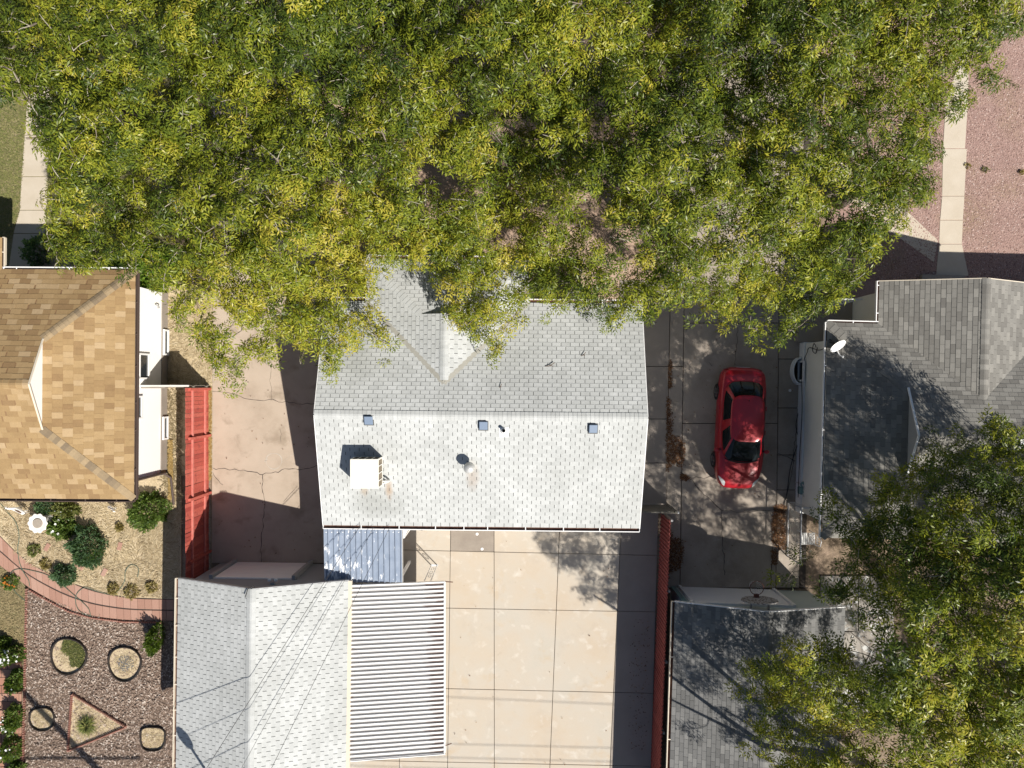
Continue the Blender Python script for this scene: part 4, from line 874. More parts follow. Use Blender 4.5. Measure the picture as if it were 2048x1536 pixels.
rf = Roof(K, 'deck_dark', DARK, 0.30, 0.15, th=0.013, gap=0.008, n_single=300, seed=11)
rf.plane((kx, kys, kze), (kx, kyn, kze), (kg, kyr, kgz), [[(kx, kys), (kx, kyn), (kg, kyn - kd), (kg, kys + kd)]])
vy = lambda x: kyn - (x - vxw) * vp / kp
rf.plane((kx, kyn, kze), (XE, kyn, kze), (kg, kyr, kzr), [[(kx, kyn), (vxw, kyn), (kg, vy(kg)), (kg, kyn - kd)], [(kg, vy(kg)), (vxr, vyv), (vxr, kyr), (kg, kyr)], [(vxr, vyv), (2 * vxr - vxw, kyn), (XE, kyn), (XE, kyr), (vxr, kyr)]])
rf.plane((kx, kys, kze), (XE, kys, kze), (kg, kyr, kzr), [[(kx, kys), (kg, kys), (kg, kys + kd)], [(kg, kys), (XE, kys), (XE, kyr), (kg, kyr)]])
rf.plane((vxw, vyn, kze), (vxw, kyn, kze), (vxr, vyn, vzr), [[(vxw, vyn), (vxw, kyn), (vxr, vyv), (vxr, vyn)]])
rf.plane((2 * vxr - vxw, vyn, kze), (2 * vxr - vxw, kyn, kze), (vxr, vyn, vzr), [[(2 * vxr - vxw, vyn), (2 * vxr - vxw, kyn), (vxr, vyv), (vxr, vyn)]])
kroof = rf.finish([((kx, kyn, kze), (kg, kyn - kd, kgz), (0.3, 0.3), 0.14, 0.2, DARK[1]), ((kx, kys, kze), (kg, kys + kd, kgz), (0.3, 0.3), 0.14, 0.2, DARK[1]),
                   ((vxr, vyv, vzr), (vxr, vyn, vzr), (vp, vp), 0.14, 0.16, DARK[1]), ((kg, kyr, kzr), (XE, kyr, kzr), (kp, kp), 0.14, 0.2, DARK[1])])
MB().add([(kg, kys + kd, kgz), (kg, kyn - kd, kgz), (kg, kyr, kzr), (kg + 0.1, kys + kd, kgz), (kg + 0.1, kyn - kd, kgz), (kg + 0.1, kyr, kzr - 0.004)], [(1, 0, 2), (3, 4, 5), (0, 1, 4, 3)]).build('gable_face', 'grey_trim', kroof)
f = MB()
for y_ in (kys + kd - 0.1, kyn - kd + 0.1): f.beam((kg - 0.03, y_, kgz + 0.0), (kg - 0.03, kyr, kzr + 0.02), 0.06, 0.04)
f.build('gable_trim', 'white_trim', kroof)
gutter(K, (kx, kys, kze - 0.005), (kx, kyn, kze - 0.005), (-1, 0, 0), 'dark_trim', 'white_trim', [0.2, 0.5, 0.8], w=0.05)
gutter(K, (kx + 0.02, kyn, kze - 0.005), (vxw, kyn, kze - 0.005), (0, 1, 0), 'gutter_rust', 'white_trim', [0.5], w=0.06)
gutter(K, (vxw, kyn + 0.09, kze - 0.005), (vxw, vyn, kze - 0.005), (-1, 0, 0), 'gutter_rust', 'white_trim', [0.2, 0.9], w=0.06)
f = MB()
for x_ in (vxw, 2 * vxr - vxw): f.beam((x_, vyn + 0.014, kze - 0.06), (vxr, vyn + 0.014, vzr - 0.06), 0.026, 0.14)
f.build('rake_board', 'cream_trim', K)
MB().span(kx + 0.1, vxw + 0.38, kyn - 0.48, vyn - 0.1, -0.05, 0.32).build('porch', 'foundation', K)
tr_ = MB(); px0, px1, py_ = 11.25, 12.0, 2.95
for x_ in (px0, px0 + 0.37, px1): tr_.beam((x_, py_, 0.32), (x_, py_, 2.3), 0.03, 0.03)
for z_ in (0.4, 2.25): tr_.beam((px0, py_, z_), (px1, py_, z_), 0.03, 0.03)
for k in range(6):
    z_ = 0.5 + k * 0.3
    tr_.beam((px0, py_, z_), (px0 + 0.37, py_, z_ + 0.3), 0.02, 0.02); tr_.beam((px0 + 0.37, py_, z_), (px0, py_, z_ + 0.3), 0.02, 0.02)
    tr_.beam((px0 + 0.37, py_, z_ + 0.3), (px1, py_, z_), 0.02, 0.02); tr_.beam((px1, py_, z_ + 0.3), (px0 + 0.37, py_, z_), 0.02, 0.02)
tr_.build('porch_trellis', 'iron_white', K)
MB().span(15.3, 16.9, vyn + 0.05, vyn + 0.75, -0.04, 0.18).build('step', 'foundation', K)
# half-round window well and its window
q = P(1598, 742); ww = MB(); nseg = 16
for i in range(nseg):
    t0, t1 = math.pi / 2 + math.pi * i / nseg, math.pi / 2 + math.pi * (i + 1) / nseg
    cx_, cy_ = kx + 0.29 - 0.02, q.y
    pts = [(cx_ + r_ * math.cos(t) * 0.62, cy_ + r_ * math.sin(t)) for t, r_ in ((t0, 0.52), (t1, 0.52), (t1, 0.46), (t0, 0.46))]
    ww.prism(pts, 0.0, 0.30)
wo = ww.build('window_well', 'white_found', K)
MB().prism([(kx + 0.28 + 0.27 * math.cos(t), q.y + 0.45 * math.sin(t)) for t in np.linspace(math.pi / 2, 1.5 * math.pi, 14)], 0.004, 0.014).build('well_floor', 'soil_dark', wo)
window(K, (kx + 0.28, q.y, 0.30), (-1, 0, 0), 0.7, 0.45, name='cellar_window', split=False)
# loose black cables on this wall
wc = MB(); wc.tube(smooth_path([(kx + 0.26, 1.35, 2.6), (kx + 0.30, 1.2, 1.7), (kx + 0.28, 1.33, 0.9), (kx + 0.24, 1.15, 0.8), (kx + 0.27, 0.9, 0.5), (kx + 0.22, 0.3, 0.44), (kx + 0.24, -1.0, 0.50), (kx + 0.22, -2.6, 0.44), (kx + 0.22, -4.2, 0.4)], 6), 0.014, 6)
wc.tube(smooth_path([(kx + 0.26, 1.3, 1.5), (kx + 0.20, 1.45, 1.45), (kx + 0.2, 1.2, 1.35), (kx + 0.25, 1.1, 1.5), (kx + 0.26, 1.3, 1.6)], 5), 0.016, 6)
wc.build('wall_cable', 'cable', K)
# pale roof vent at the frame's side
p = P(2046, 880, 4.6); MB().box((p.x, p.y, 4.47), (0.34, 0.34, 0.22)).build('roof_vent', 'white_trim', kroof, bevel=0.02)

# satellite dish on the eave
S = thing('satellite_dish', 'white oval satellite dish with feed arm fixed to the charcoal roof eave', 'dish', (10.60, 1.28, 2.92))
c = P(1676, 692, 3.30); ds = MB(); nrm = Vector((0.30, -0.62, 0.55)).normalized(); u_ = nrm.cross(Vector((0, 0, 1))).normalized(); v_ = u_.cross(nrm)
vs = [c - nrm * 0.05]; fs = []; NR, NA = 4, 22
for r_ in range(1, NR + 1):
    for k in range(NA):
        t = 2 * math.pi * k / NA; f_ = r_ / NR; vs.append(c + (u_ * math.cos(t) * 0.28 + v_ * math.sin(t) * 0.25) * f_ + nrm * (0.06 * f_ * f_ - 0.05))
for k in range(NA): fs.append((0, 1 + k, 1 + (k + 1) % NA))
for r_ in range(NR - 1):
    for k in range(NA): fs.append((1 + r_ * NA + k, 1 + (r_ + 1) * NA + k, 1 + (r_ + 1) * NA + (k + 1) % NA, 1 + r_ * NA + (k + 1) % NA))
n0 = len(vs); vs += [p_ - nrm * 0.015 for p_ in vs]; fs += [tuple(i + n0 for i in f_[::-1]) for f_ in fs]
ds.add(vs, fs).build('reflector', 'white_trim', S, smooth=True)
e_ = c + nrm * 0.30 - v_ * 0.30
MB().tube([c - v_ * 0.24, c - v_ * 0.34 + nrm * 0.12, e_], 0.016, 6).build('feed_arm', 'white_trim', S)
MB().beam(e_ - nrm * 0.02, e_ + v_ * 0.06, 0.05, 0.05).build('receiver', 'white_trim', S)
MB().tube([c - nrm * 0.05, c - nrm * 0.14 - Vector((0, 0, 0.12)), (10.62, 1.40, 2.94)], 0.022, 7).build('mast', 'iron_black', S)
MB().tube([(10.60, 1.52, 2.90), (10.66, 1.42, 3.05), c - nrm * 0.1], 0.014, 6).build('strut', 'iron_black', S)

# garage of the charcoal house
Q = thing('garage', 'garage with white roll door and hoop under a charcoal shingle gable roof', 'garage', (5.62, -7.52, 0), rz=R(-1.8))
rx0, rx1, ryn, rys, rze = 5.62, 11.49, -7.52, -17.0, 2.2; rr_ = (rx0 + rx1) / 2; rp = 0.80 / (rr_ - rx0); rzr = rze + 0.80
w_ = MB(); w_.span(rx0 + 0.38, rx1 - 0.3, rys + 0.2, ryn - 0.12, -0.05, 2.14); yy = ryn - 0.121
w_.add([(rx0 + 0.38, yy, 2.1), (rx1 - 0.3, yy, 2.1), (rr_, yy, rzr - 0.09), (rx0 + 0.38, yy - 0.1, 2.1), (rx1 - 0.3, yy - 0.1, 2.1), (rr_, yy - 0.1, rzr - 0.09)], [(1, 0, 2), (3, 4, 5), (0, 3, 5, 2), (1, 2, 5, 4)])
w_.build('wall', 'teal_wall', Q)
MB().span(rx0 + 0.37, rx0 + 0.53, ryn - 0.12, ryn - 0.095, 0.0, 2.12).build('corner_board', 'teal_trim', Q)
rf = Roof(Q, 'deck_dark', SLATE, 0.30, 0.15, th=0.013, gap=0.008, n_single=300, seed=13)
rf.plane((rx0, ryn, rze), (rx0, rys, rze), (rr_, ryn, rzr), [[(rx0, ryn), (rx0, rys), (rr_, rys), (rr_, ryn)]])
rf.plane((rx1, ryn, rze), (rx1, rys, rze), (rr_, ryn, rzr), [[(rx1, ryn), (rx1, rys), (rr_, rys), (rr_, ryn)]])
rf.finish([((rr_, rys, rzr), (rr_, ryn, rzr), (rp, rp), 0.14, 0.16, SLATE[1])])
f = MB()
for x_ in (rx0, rx1): f.beam((x_, ryn + 0.014, rze - 0.05), (rr_, ryn + 0.014, rzr - 0.05), 0.026, 0.13)
f.build('rake_board', 'white_trim', Q)
gutter(Q, (rx0, rys, rze - 0.005), (rx0, ryn, rze - 0.005), (-1, 0, 0), 'gutter_rust', 'cream_trim', [0.2, 0.5, 0.8], w=0.09)
dy = ryn - 0.12
do = MB().span(6.36, 9.80, dy - 0.0, dy + 0.015, 0.0, 1.92).build('roll_door', 'white_trim', Q)
for k in range(13): MB().span(6.38, 9.78, dy + 0.016, dy + 0.034, 0.01 + k * 0.146, 0.01 + k * 0.146 + 0.132).build('door_slat', 'white_trim', do, bevel=0.008)
f = MB()
for x_ in (6.31, 9.85): f.span(x_ - 0.05, x_ + 0.05, dy, dy + 0.09, 0.0, 1.98)
f.span(6.37, 9.79, dy, dy + 0.07, 1.93, 2.02)
f.build('door_frame', 'white_trim', do)
# basketball hoop on the gable
B = thing('basketball_hoop', 'weathered fan-shaped backboard with a rusty ring above the roll door', 'hoop', (8.40, -7.40, 2.3))
hx, hy, hz = 8.40, ryn + 0.16, 2.14
outl = [(-0.30, 0.0), (0.30, 0.0), (0.50, 0.16), (0.62, 0.40), (0.58, 0.62), (0.40, 0.80), (0.15, 0.88), (-0.15, 0.88), (-0.40, 0.80), (-0.58, 0.62), (-0.62, 0.40), (-0.50, 0.16)]
n = len(outl); MB().add([(hx + x, hy, hz + z) for x, z in outl] + [(hx + x, hy + 0.03, hz + z) for x, z in outl], [tuple(range(n)), tuple(range(2 * n - 1, n - 1, -1))] + [(i, n + i, n + (i + 1) % n, (i + 1) % n) for i in range(n)]).build('backboard', 'hoop_board', B)
MB().tube([(hx + 0.235 * math.cos(t), hy + 0.36 + 0.235 * math.sin(t), hz + 0.18) for t in np.linspace(0, 2 * math.pi, 26)], 0.013, 6).build('ring', 'hoop_orange', B)
MB().span(hx - 0.075, hx + 0.075, hy + 0.03, hy + 0.14, hz + 0.09, hz + 0.20).build('ring_bracket', 'hoop_orange', B)
nn = MB()
for k in range(14):
    t0 = 2 * math.pi * k / 14
    for s_ in (1, -1): nn.tube([(hx + r_ * math.cos(t0 + s_ * a_), hy + 0.36 + r_ * math.sin(t0 + s_ * a_), hz + 0.18 - d_) for r_, a_, d_ in ((0.23, 0, 0), (0.19, 0.22, 0.14), (0.15, 0.45, 0.28), (0.13, 0.6, 0.38))], 0.004, 3)
nn.build('net', 'net', B)
for s_ in (-1, 1): MB().beam((hx + s_ * 0.3, hy - 0.01, hz + 0.5), (hx + s_ * 0.3, ryn - 0.17, hz + 0.45), 0.05, 0.05).build('mount', 'grey_trim', B)

# ------------------------------------------------------------------ fences and gates
def copies(name, me, parent, mats):
    """one object per transform, sharing mesh data"""
    out = []
    for mx in mats:
        o = bpy.data.objects.new(name, me); C.objects.link(o); o.parent = parent; o.matrix_local = mx; out.append(o)
    return out
def box_mesh(name, d, m, z0=0.0, bow=0.0):
    x, y, z = d[0] / 2, d[1] / 2, d[2]
    me = bpy.data.meshes.new(name)
    me.from_pydata([(-x, -y, z0), (x, -y, z0), (x, y, z0), (-x, y, z0), (-x, -y, z0 + z), (x, -y, z0 + z), (x, y, z0 + z), (-x, y, z0 + z)], [],
                   [(3, 2, 1, 0), (4, 5, 6, 7), (0, 1, 5, 4), (1, 2, 6, 5), (2, 3, 7, 6), (3, 0, 4, 7)])
    me.update(); me.materials.append(MT[m]); return me
rf_ = np.random.default_rng(21)
fa, fb_ = P(421, 776), P(421, 1160)
F1 = thing('board_fence', 'red board fence with rails between the garden and the driveway', 'fence', (fa.x - 0.06, (fa.y + fb_.y) / 2, 0))
me = box_mesh('board', (0.022, 0.143, 1.82), 'red_board', 0.03); L = origin(F1); mats = []
nb = int((fa.y - fb_.y) / 0.15)
for i in range(nb):
    y = fa.y - 0.075 - i * 0.15
    mats.append(Matrix.Translation((fa.x - 0.06 - L.x + rf_.normal(0, 0.004), y - L.y, rf_.normal(0, 0.012))) @ Matrix.Rotation(rf_.normal(0, 0.006), 4, 'X') @ Matrix.Rotation(rf_.normal(0, 0.03), 4, 'Z'))
copies('board', me, F1, mats)
secs = [(776, 868), (873, 982), (988, 1100), (1105, 1158)]
for a_, b_ in secs:
    for z_ in (0.42, 1.42): MB().beam(P(421, a_) + Vector((-0.015, 0, z_)), P(421, b_) + Vector((-0.015, 0, z_)), 0.05, 0.09).build('rail', 'red_rail', F1)
for py_ in (778, 870.5, 985, 1102, 1156):
    p = P(421, py_); MB().span(p.x - 0.045, p.x + 0.045, p.y - 0.045, p.y + 0.045, 0.0, 1.70).build('post', 'red_board', F1)
for py_ in (870.5, 985):      # open bracket rails at the section joints
    p = P(421, py_); MB().beam((p.x - 0.03, p.y + 0.02, 1.66), (p.x - 0.03, p.y - 0.05, 0.5), 0.10, 0.02).build('joint_strap', 'red_rail', F1)
# short screen across the side yard
ga, gb_ = P(322, 771), P(424, 771)
F2 = thing('side_gate', 'brown plank gate closing the side yard between white siding and red fence', 'gate', ((ga.x + gb_.x) / 2, ga.y, 0))
me = box_mesh('plank', (0.138, 0.022, 1.80), 'old_wood', 0.04); L = origin(F2)
k_ = int((gb_.x - ga.x) / 0.142)
copies('plank', me, F2, [Matrix.Translation((ga.x + 0.07 + i * 0.142 - L.x, 0, rf_.normal(0, 0.012))) for i in range(k_)])
for z_ in (0.4, 1.45): MB().beam((ga.x, ga.y - 0.04, z_), (gb_.x, ga.y - 0.04, z_), 0.05, 0.09).build('rail', 'old_wood', F2)
MB().beam((ga.x - 0.12, ga.y - 0.01, 1.86), (gb_.x, ga.y - 0.01, 1.86), 0.06, 0.03).build('cap_rail', 'stone_white', F2)
MB().beam((ga.x, ga.y - 0.07, 1.78), ((ga.x + gb_.x) / 2 + 0.1, ga.y - 0.07, 1.78), 0.05, 0.05).build('upper_rail', 'foundation', F2)
# corrugated fence beside the patio
fa, fb_ = P(1321, 1026), P(1300, 1560)
F3 = thing('panel_fence', 'dull red ribbed metal fence between the patio and the charcoal garage', 'fence', ((fa + fb_) / 2))
d_ = (fb_ - fa); nb = int(d_.length / 0.145); d_.normalize(); rz = math.atan2(d_.y, d_.x)
me = bpy.data.meshes.new('panel_strip'); s_ = 0.145; prof = [(0, 0), (0.045, 0), (0.06, 0.035), (0.115, 0.035), (0.13, 0), (0.145, 0)]
vs = [(x, y, z) for z in (0.04, 1.56) for x, y in prof] + [(x, y - 0.012, z) for z in (0.04, 1.56) for x, y in prof]
fs = [(j, j + 1, 7 + j, 6 + j) for j in range(5)] + [(12 + j, 18 + j, 19 + j, 13 + j) for j in range(5)] + [(6 + j, 7 + j, 19 + j, 18 + j) for j in range(5)]
me.from_pydata(vs, [], fs); me.update(); me.materials.append(MT['red_metal']); L = origin(F3)
copies('panel_strip', me, F3, [Matrix.Translation(fa + d_ * (i * 0.1452) - L + Vector((0, 0, rf_.normal(0, 0.006)))) @ Matrix.Rotation(rz, 4, 'Z') for i in range(nb)])
for z_ in (0.35, 1.25): MB().beam(fa + Vector((0.05, 0, z_)), fb_ + Vector((0.05, 0, z_)), 0.05, 0.07).build('rail', 'red_rail', F3)
for i in range(5):
    p = fa.lerp(fb_, i / 4.0) + Vector((0.09, 0, 0)); MB().span(p.x - 0.035, p.x + 0.035, p.y - 0.035, p.y + 0.035, 0, 1.5).build('post', 'galv', F3)
ps_ = thing('fence_post', 'galvanised round post with cap at the end of the red metal fence', 'post', P(1338, 1011))
p = P(1338, 1011); MB().tube([p, p + Vector((0, 0, 1.45))], 0.03, 10).build('shaft', 'galv', ps_); MB().lathe([(0.035, 0), (0.035, 0.04), (0.01, 0.06)], p + Vector((0, 0, 1.43)), 10).build('cap', 'white_trim', ps_)
ga, gb_ = P(1262, 1008), P(1334, 1010)
F4 = thing('side_gate', 'weathered grey wooden gate between the grey house and the red metal fence', 'gate', ((ga + gb_) / 2))
for z_, w_ in ((0.25, 0.1), (0.85, 0.1), (1.42, 0.11)): MB().beam(ga + Vector((0, -0.03, z_)), gb_ + Vector((0, -0.03, z_)), 0.035, w_).build('rail', 'old_wood', F4)
k_ = int((gb_.x - ga.x) / 0.115); me = box_mesh('picket', (0.095, 0.02, 1.40), 'old_wood', 0.06); L = origin(F4)
copies('picket', me, F4, [Matrix.Translation((ga.x + 0.06 + i * 0.115 - L.x, 0.0, rf_.normal(0, 0.01))) for i in range(k_)])
for p in (ga, gb_): MB().span(p.x - 0.045, p.x + 0.045, p.y - 0.045, p.y + 0.045, 0, 1.5).build('post', 'old_wood', F4)
# white framed wire gate at the side stoop of the charcoal house
W = thing('wire_gate', 'white framed wire mesh fence panels at the side of the charcoal house', 'gate', P(1574, 1058))
corners = [(P(1576, 1004), P(1574, 1112)), (P(1576, 1004), P(1628, 1006))]
for a_, b_ in corners:
    f = MB(); zt = 1.22
    for p in (a_, b_): f.tube([p, p + Vector((0, 0, zt))], 0.022, 7)
    for z_ in (0.06, zt): f.tube([a_ + Vector((0, 0, z_)), b_ + Vector((0, 0, z_))], 0.022, 7)
    mid = a_.lerp(b_, 0.55)
    fo = f.build('frame', 'iron_white', W, smooth=True)
    m = MB(); d_ = (b_ - a_); ln = d_.length; d_.normalize(); k_ = int(ln / 0.085)
    for i in range(-14, k_ + 14):
        for s_ in (-1, 1):
            t0, t1 = i * 0.085, i * 0.085 + s_ * (zt - 0.06); z0, z1 = 0.06, zt
            if t1 < t0: pass
            lo_, hi_ = 0, ln
            def cut(t0, z0, t1, z1):
                if abs(t1 - t0) < 1e-6: return None
                ta = max(min(t0, t1), 0); tb = min(max(t0, t1), ln)
                if tb - ta < 0.02: return None
                f_ = lambda t: z0 + (t - t0) / (t1 - t0) * (z1 - z0)
                return (ta, f_(ta)), (tb, f_(tb))
            cc = cut(t0, z0, t1, z1)
            if cc: m.tube([a_ + d_ * cc[0][0] + Vector((0, 0, cc[0][1])), a_ + d_ * cc[1][0] + Vector((0, 0, cc[1][1]))], 0.0028, 3, cap=False)
    m.build('wire_mesh', 'galv', fo)
BK = thing('garden_chair', 'white scrolled iron garden chair standing behind the wire gate', 'chair', P(1606, 1072))
p = P(1606, 1072); m = MB()
for dx, dy_ in ((-0.2, -0.2), (0.2, -0.2), (-0.2, 0.2), (0.2, 0.2)): MB().tube([p + Vector((dx * 1.15, dy_ * 1.15, 0)), p + Vector((dx, dy_, 0.44))], 0.016, 6).build('leg', 'iron_white', BK)
for k in range(7): m.beam(p + Vector((-0.22 + k * 0.073, -0.22, 0.45)), p + Vector((-0.22 + k * 0.073, 0.22, 0.45)), 0.05, 0.015)
m.build('seat', 'white_trim', BK)
m = MB(); m.tube([p + Vector((0.22, -0.22, 0.44)), p + Vector((0.27, -0.20, 0.85)), p + Vector((0.28, 0, 0.92)), p + Vector((0.27, 0.20, 0.85)), p + Vector((0.22, 0.22, 0.44))], 0.02, 6)
for y_ in (-0.1, 0.0, 0.1): m.tube([p + Vector((0.25 + 0.02 * math.sin(t), y_ + 0.045 * math.cos(t * 2), 0.5 + 0.05 * t)) for t in np.linspace(0, 7, 14)], 0.010, 5)
m.build('backrest', 'white_trim', BK)

# gas meter by the wall
GM = thing('gas_meter', 'grey-green gas meter with pipes standing at the white foundation wall', 'meter', P(1594, 980))
p = P(1594, 980); MB().box(p + Vector((0.0, 0.05, 0.42)), (0.22, 0.28, 0.30)).build('housing', 'teal_trim', GM, bevel=0.04)
MB().lathe([(0.10, 0), (0.12, 0.03), (0.10, 0.06), (0.04, 0.07)], p + Vector((0.02, 0.28, 0.5)), 14).build('regulator', 'teal_trim', GM, smooth=True)
MB().tube(smooth_path([p + Vector((-0.05, 0.3, 0.0)), p + Vector((-0.05, 0.3, 0.5)), p + Vector((0.02, 0.2, 0.6)), p + Vector((0.0, 0.05, 0.56))], 5), 0.022, 7).build('pipe', 'galv', GM)
MB().tube(smooth_path([p + Vector((0.0, -0.02, 0.56)), p + Vector((0.0, -0.15, 0.6)), p + Vector((0.15, -0.16, 0.62)), p + Vector((0.30, -0.16, 0.62))], 5), 0.022, 7).build('pipe', 'galv', GM)
dc = MB(); p = P(1580, 781, 0.01); tag(MB().lathe([(0.05, -0.02), (0.055, 0.0), (0.04, 0.012), (0.01, 0.012)], p, 14).build('cleanout_cap', 'white_trim'), 'small white round cleanout cap set in the driveway by the window well', 'cap')

# loose cable on the driveway
cb = MB().tube(smooth_path([P(x, y, 0.03) for x, y in ((1602, 770), (1600, 810), (1592, 850), (1597, 880), (1588, 910), (1580, 940), (1574, 985), (1568, 1010))], 6), 0.014, 6)
tag(cb.build('cable', 'cable', smooth=True), 'black cable trailing along the driveway beside the white foundation', 'cable')

# litter of brown leaves (nobody could count it)
def litter(name, polys, n, label, stops, size=0.06, z=0.012, seed=1, kind='stuff'):
    r = np.random.default_rng(seed); V = []; T_ = []
    for poly, share in polys:
        xs_ = [p[0] for p in poly]; ys_ = [p[1] for p in poly]; k = int(n * share)
        x = r.uniform(min(xs_), max(xs_), k * 4); y = r.uniform(min(ys_), max(ys_), k * 4)
        # ragged border: the outline is shaken before the test
        ok = in_poly(x + r.normal(0, 2.2, k * 4), y + r.normal(0, 2.2, k * 4), poly); x, y = x[ok][:k], y[ok][:k]
        kk = CAM_H / F_PX; X = (x - 1024) * kk; Y = (768 - y) * kk; m_ = len(X)
        a = r.uniform(0, 2 * math.pi, m_); ln = size * r.uniform(0.6, 1.4, m_); w_ = ln * r.uniform(0.3, 0.55, m_)
        ti = r.normal(0, 0.35, (m_, 2)); z0 = z + r.random(m_) * 0.03
        for lx_, ly_ in ((-0.5, 0), (0, -0.5), (0.5, 0), (0, 0.5)):
            dx = lx_ * ln * np.cos(a) - ly_ * w_ * np.sin(a); dy_ = lx_ * ln * np.sin(a) + ly_ * w_ * np.cos(a)
            V.append(np.stack([X + dx, Y + dy_, z0 + np.abs(dx * ti[:, 0] + dy_ * ti[:, 1])], 1))
        T_.append(r.random(m_))
    VV = []; i = 0
    for t_ in T_:
        VV.append(np.stack(V[i:i + 4], 1).reshape(-1, 3)); i += 4
    VV = np.concatenate(VV); tt = np.repeat(np.concatenate(T_), 4); q = np.arange(len(VV)).reshape(-1, 4)
    o = np_mesh(name, VV, q, tint_mat(name + '_colour', stops), None, tt)
    tag(o, label, None, None, kind); return o
brown_leaf = [(0, (0.07, 0.03, 0.015)), (0.5, (0.17, 0.075, 0.03)), (0.9, (0.27, 0.13, 0.05)), (1, (0.36, 0.22, 0.10))]
litter('leaf_litter', [([(1337, 720), (1343, 725), (1345, 770), (1336, 780)], 0.05), ([(1334, 790), (1340, 800), (1344, 850), (1343, 870), (1366, 880), (1371, 905), (1362, 935), (1350, 925), (1331, 945)], 0.30),
                       ([(1360, 948), (1372, 950), (1380, 956), (1372, 962), (1360, 958)], 0.04), ([(1336, 1050), (1344, 1075), (1362, 1078), (1368, 1100), (1360, 1135), (1340, 1145), (1334, 1160)], 0.26),
                       ([(1550, 1008), (1572, 1010), (1572, 1100), (1556, 1098), (1542, 1080), (1542, 1040)], 0.28), ([(1540, 1100), (1556, 1098), (1552, 1130), (1544, 1130)], 0.04)], 5200,
       'drifts of dry brown leaves along the driveway edges', brown_leaf, size=0.06, z=0.014, seed=3)
litter('scattered_leaves', [([(1262, 1235), (1300, 1235), (1292, 1500), (1255, 1500)], 0.35), ([(1340, 600), (1600, 600), (1590, 1160), (1340, 1160)], 0.25), ([(910, 1060), (1240, 1060), (1220, 1530), (905, 1530)], 0.07),
                            ([(430, 780), (620, 780), (630, 1110), (430, 1110)], 0.08), ([(1650, 1240), (1900, 1240), (1900, 1530), (1560, 1530)], 0.17)], 480, 'single fallen leaves scattered over the concrete', brown_leaf, size=0.06, z=0.012, seed=4)
litter('dry_weeds', [([(414, 775), (424, 775), (423, 960), (415, 960)], 0.6), ([(338, 880), (346, 880), (346, 1000), (338, 1000)], 0.4)], 2600, 'dry yellow weeds growing along the foot of the red board fence',
       [(0, (0.22, 0.14, 0.04)), (0.5, (0.36, 0.24, 0.08)), (1, (0.42, 0.30, 0.12))], size=0.09, z=0.02, seed=5)
litter('bark_mulch', [([(54, 1178), (97, 1199), (183, 1233), (247, 1241), (352, 1243), (352, 1545), (50, 1545)], 1.0)], 15000, 'pale and brown wood chips covering the planting bed',
       [(0, (0.16, 0.105, 0.075)), (0.45, (0.31, 0.22, 0.165)), (0.8, (0.45, 0.345, 0.27)), (1, (0.72, 0.62, 0.53))], size=0.085, z=0.0, seed=6)
def blades(name, poly, n, label, stops, ln=(0.08, 0.2), wd_=0.008, flat=0.7, seed=1, parent=None, swirl=0.0, z=0.0, px=True):
    """thin curved blades lying or standing over an area"""
    r = np.random.default_rng(seed); xs_ = [p[0] for p in poly]; ys_ = [p[1] for p in poly]
    x = r.uniform(min(xs_), max(xs_), n * 3); y = r.uniform(min(ys_), max(ys_), n * 3); ok = in_poly(x, y, poly); x, y = x[ok][:n], y[ok][:n]
    k = CAM_H / F_PX; X, Y = ((x - 1024) * k, (768 - y) * k) if px else (x, y); m_ = len(X)
    a = r.uniform(0, 2 * math.pi, m_) if not swirl else vnoise(X, Y, swirl, 3) * 9 + r.normal(0, 0.5, m_)
    L_ = r.uniform(ln[0], ln[1], m_); el = r.uniform(0.05, 1.4, m_) * (1 - flat) + 0.08
    d = np.stack([np.cos(a) * np.cos(el), np.sin(a) * np.cos(el), np.sin(el)], 1); s_ = np.stack([-np.sin(a), np.cos(a), 0 * a], 1)
    b = np.stack([X, Y, np.full(m_, z)], 1); w_ = wd_ * r.uniform(0.6, 1.4, m_)[:, None]; bend = r.normal(0, 0.2, m_)[:, None]
    p1 = b + d * (L_ * 0.55)[:, None] + s_ * bend * 0.3 * L_[:, None]; p2 = b + d * L_[:, None] * np.array([1, 1, 0.8]) + s_ * bend * L_[:, None]
    V = np.stack([b - s_ * w_, b + s_ * w_, p1 + s_ * w_, p1 - s_ * w_, p2], 1).reshape(-1, 3)
    i = np.arange(m_)[:, None] * 5
    tri = np.concatenate([i + np.array([0, 1, 2]), i + np.array([0, 2, 3]), i + np.array([3, 2, 4])], 0)
    t_ = np.repeat(np.clip(r.normal(0.5, 0.25, m_), 0, 1), 5)
    o = np_mesh(name, V, tri, tint_mat(name + '_colour', stops), parent, t_)
    if parent is None: tag(o, label, None, None, 'stuff')
    return o
straw = [(0, (0.27, 0.19, 0.095)), (0.35, (0.47, 0.365, 0.21)), (0.7, (0.61, 0.49, 0.305)), (1, (0.74, 0.62, 0.42))]
blades('straw_ground_cover', [(-40, 975), (360, 985), (360, 1200), (324, 1196), (258, 1193), (150, 1166), (64, 1126), (0, 1070), (-40, 1040)], 15000, 'dry straw-coloured ground cover over the garden bed', straw, ln=(0.08, 0.24), wd_=0.009, flat=0.82, seed=8, swirl=0.8)
blades('side_yard_straw', [(326, 590), (424, 600), (424, 772), (326, 772)], 3200, 'dry straw in the side yard beside the white siding', straw, ln=(0.08, 0.22), wd_=0.009, flat=0.85, seed=9, swirl=0.7)
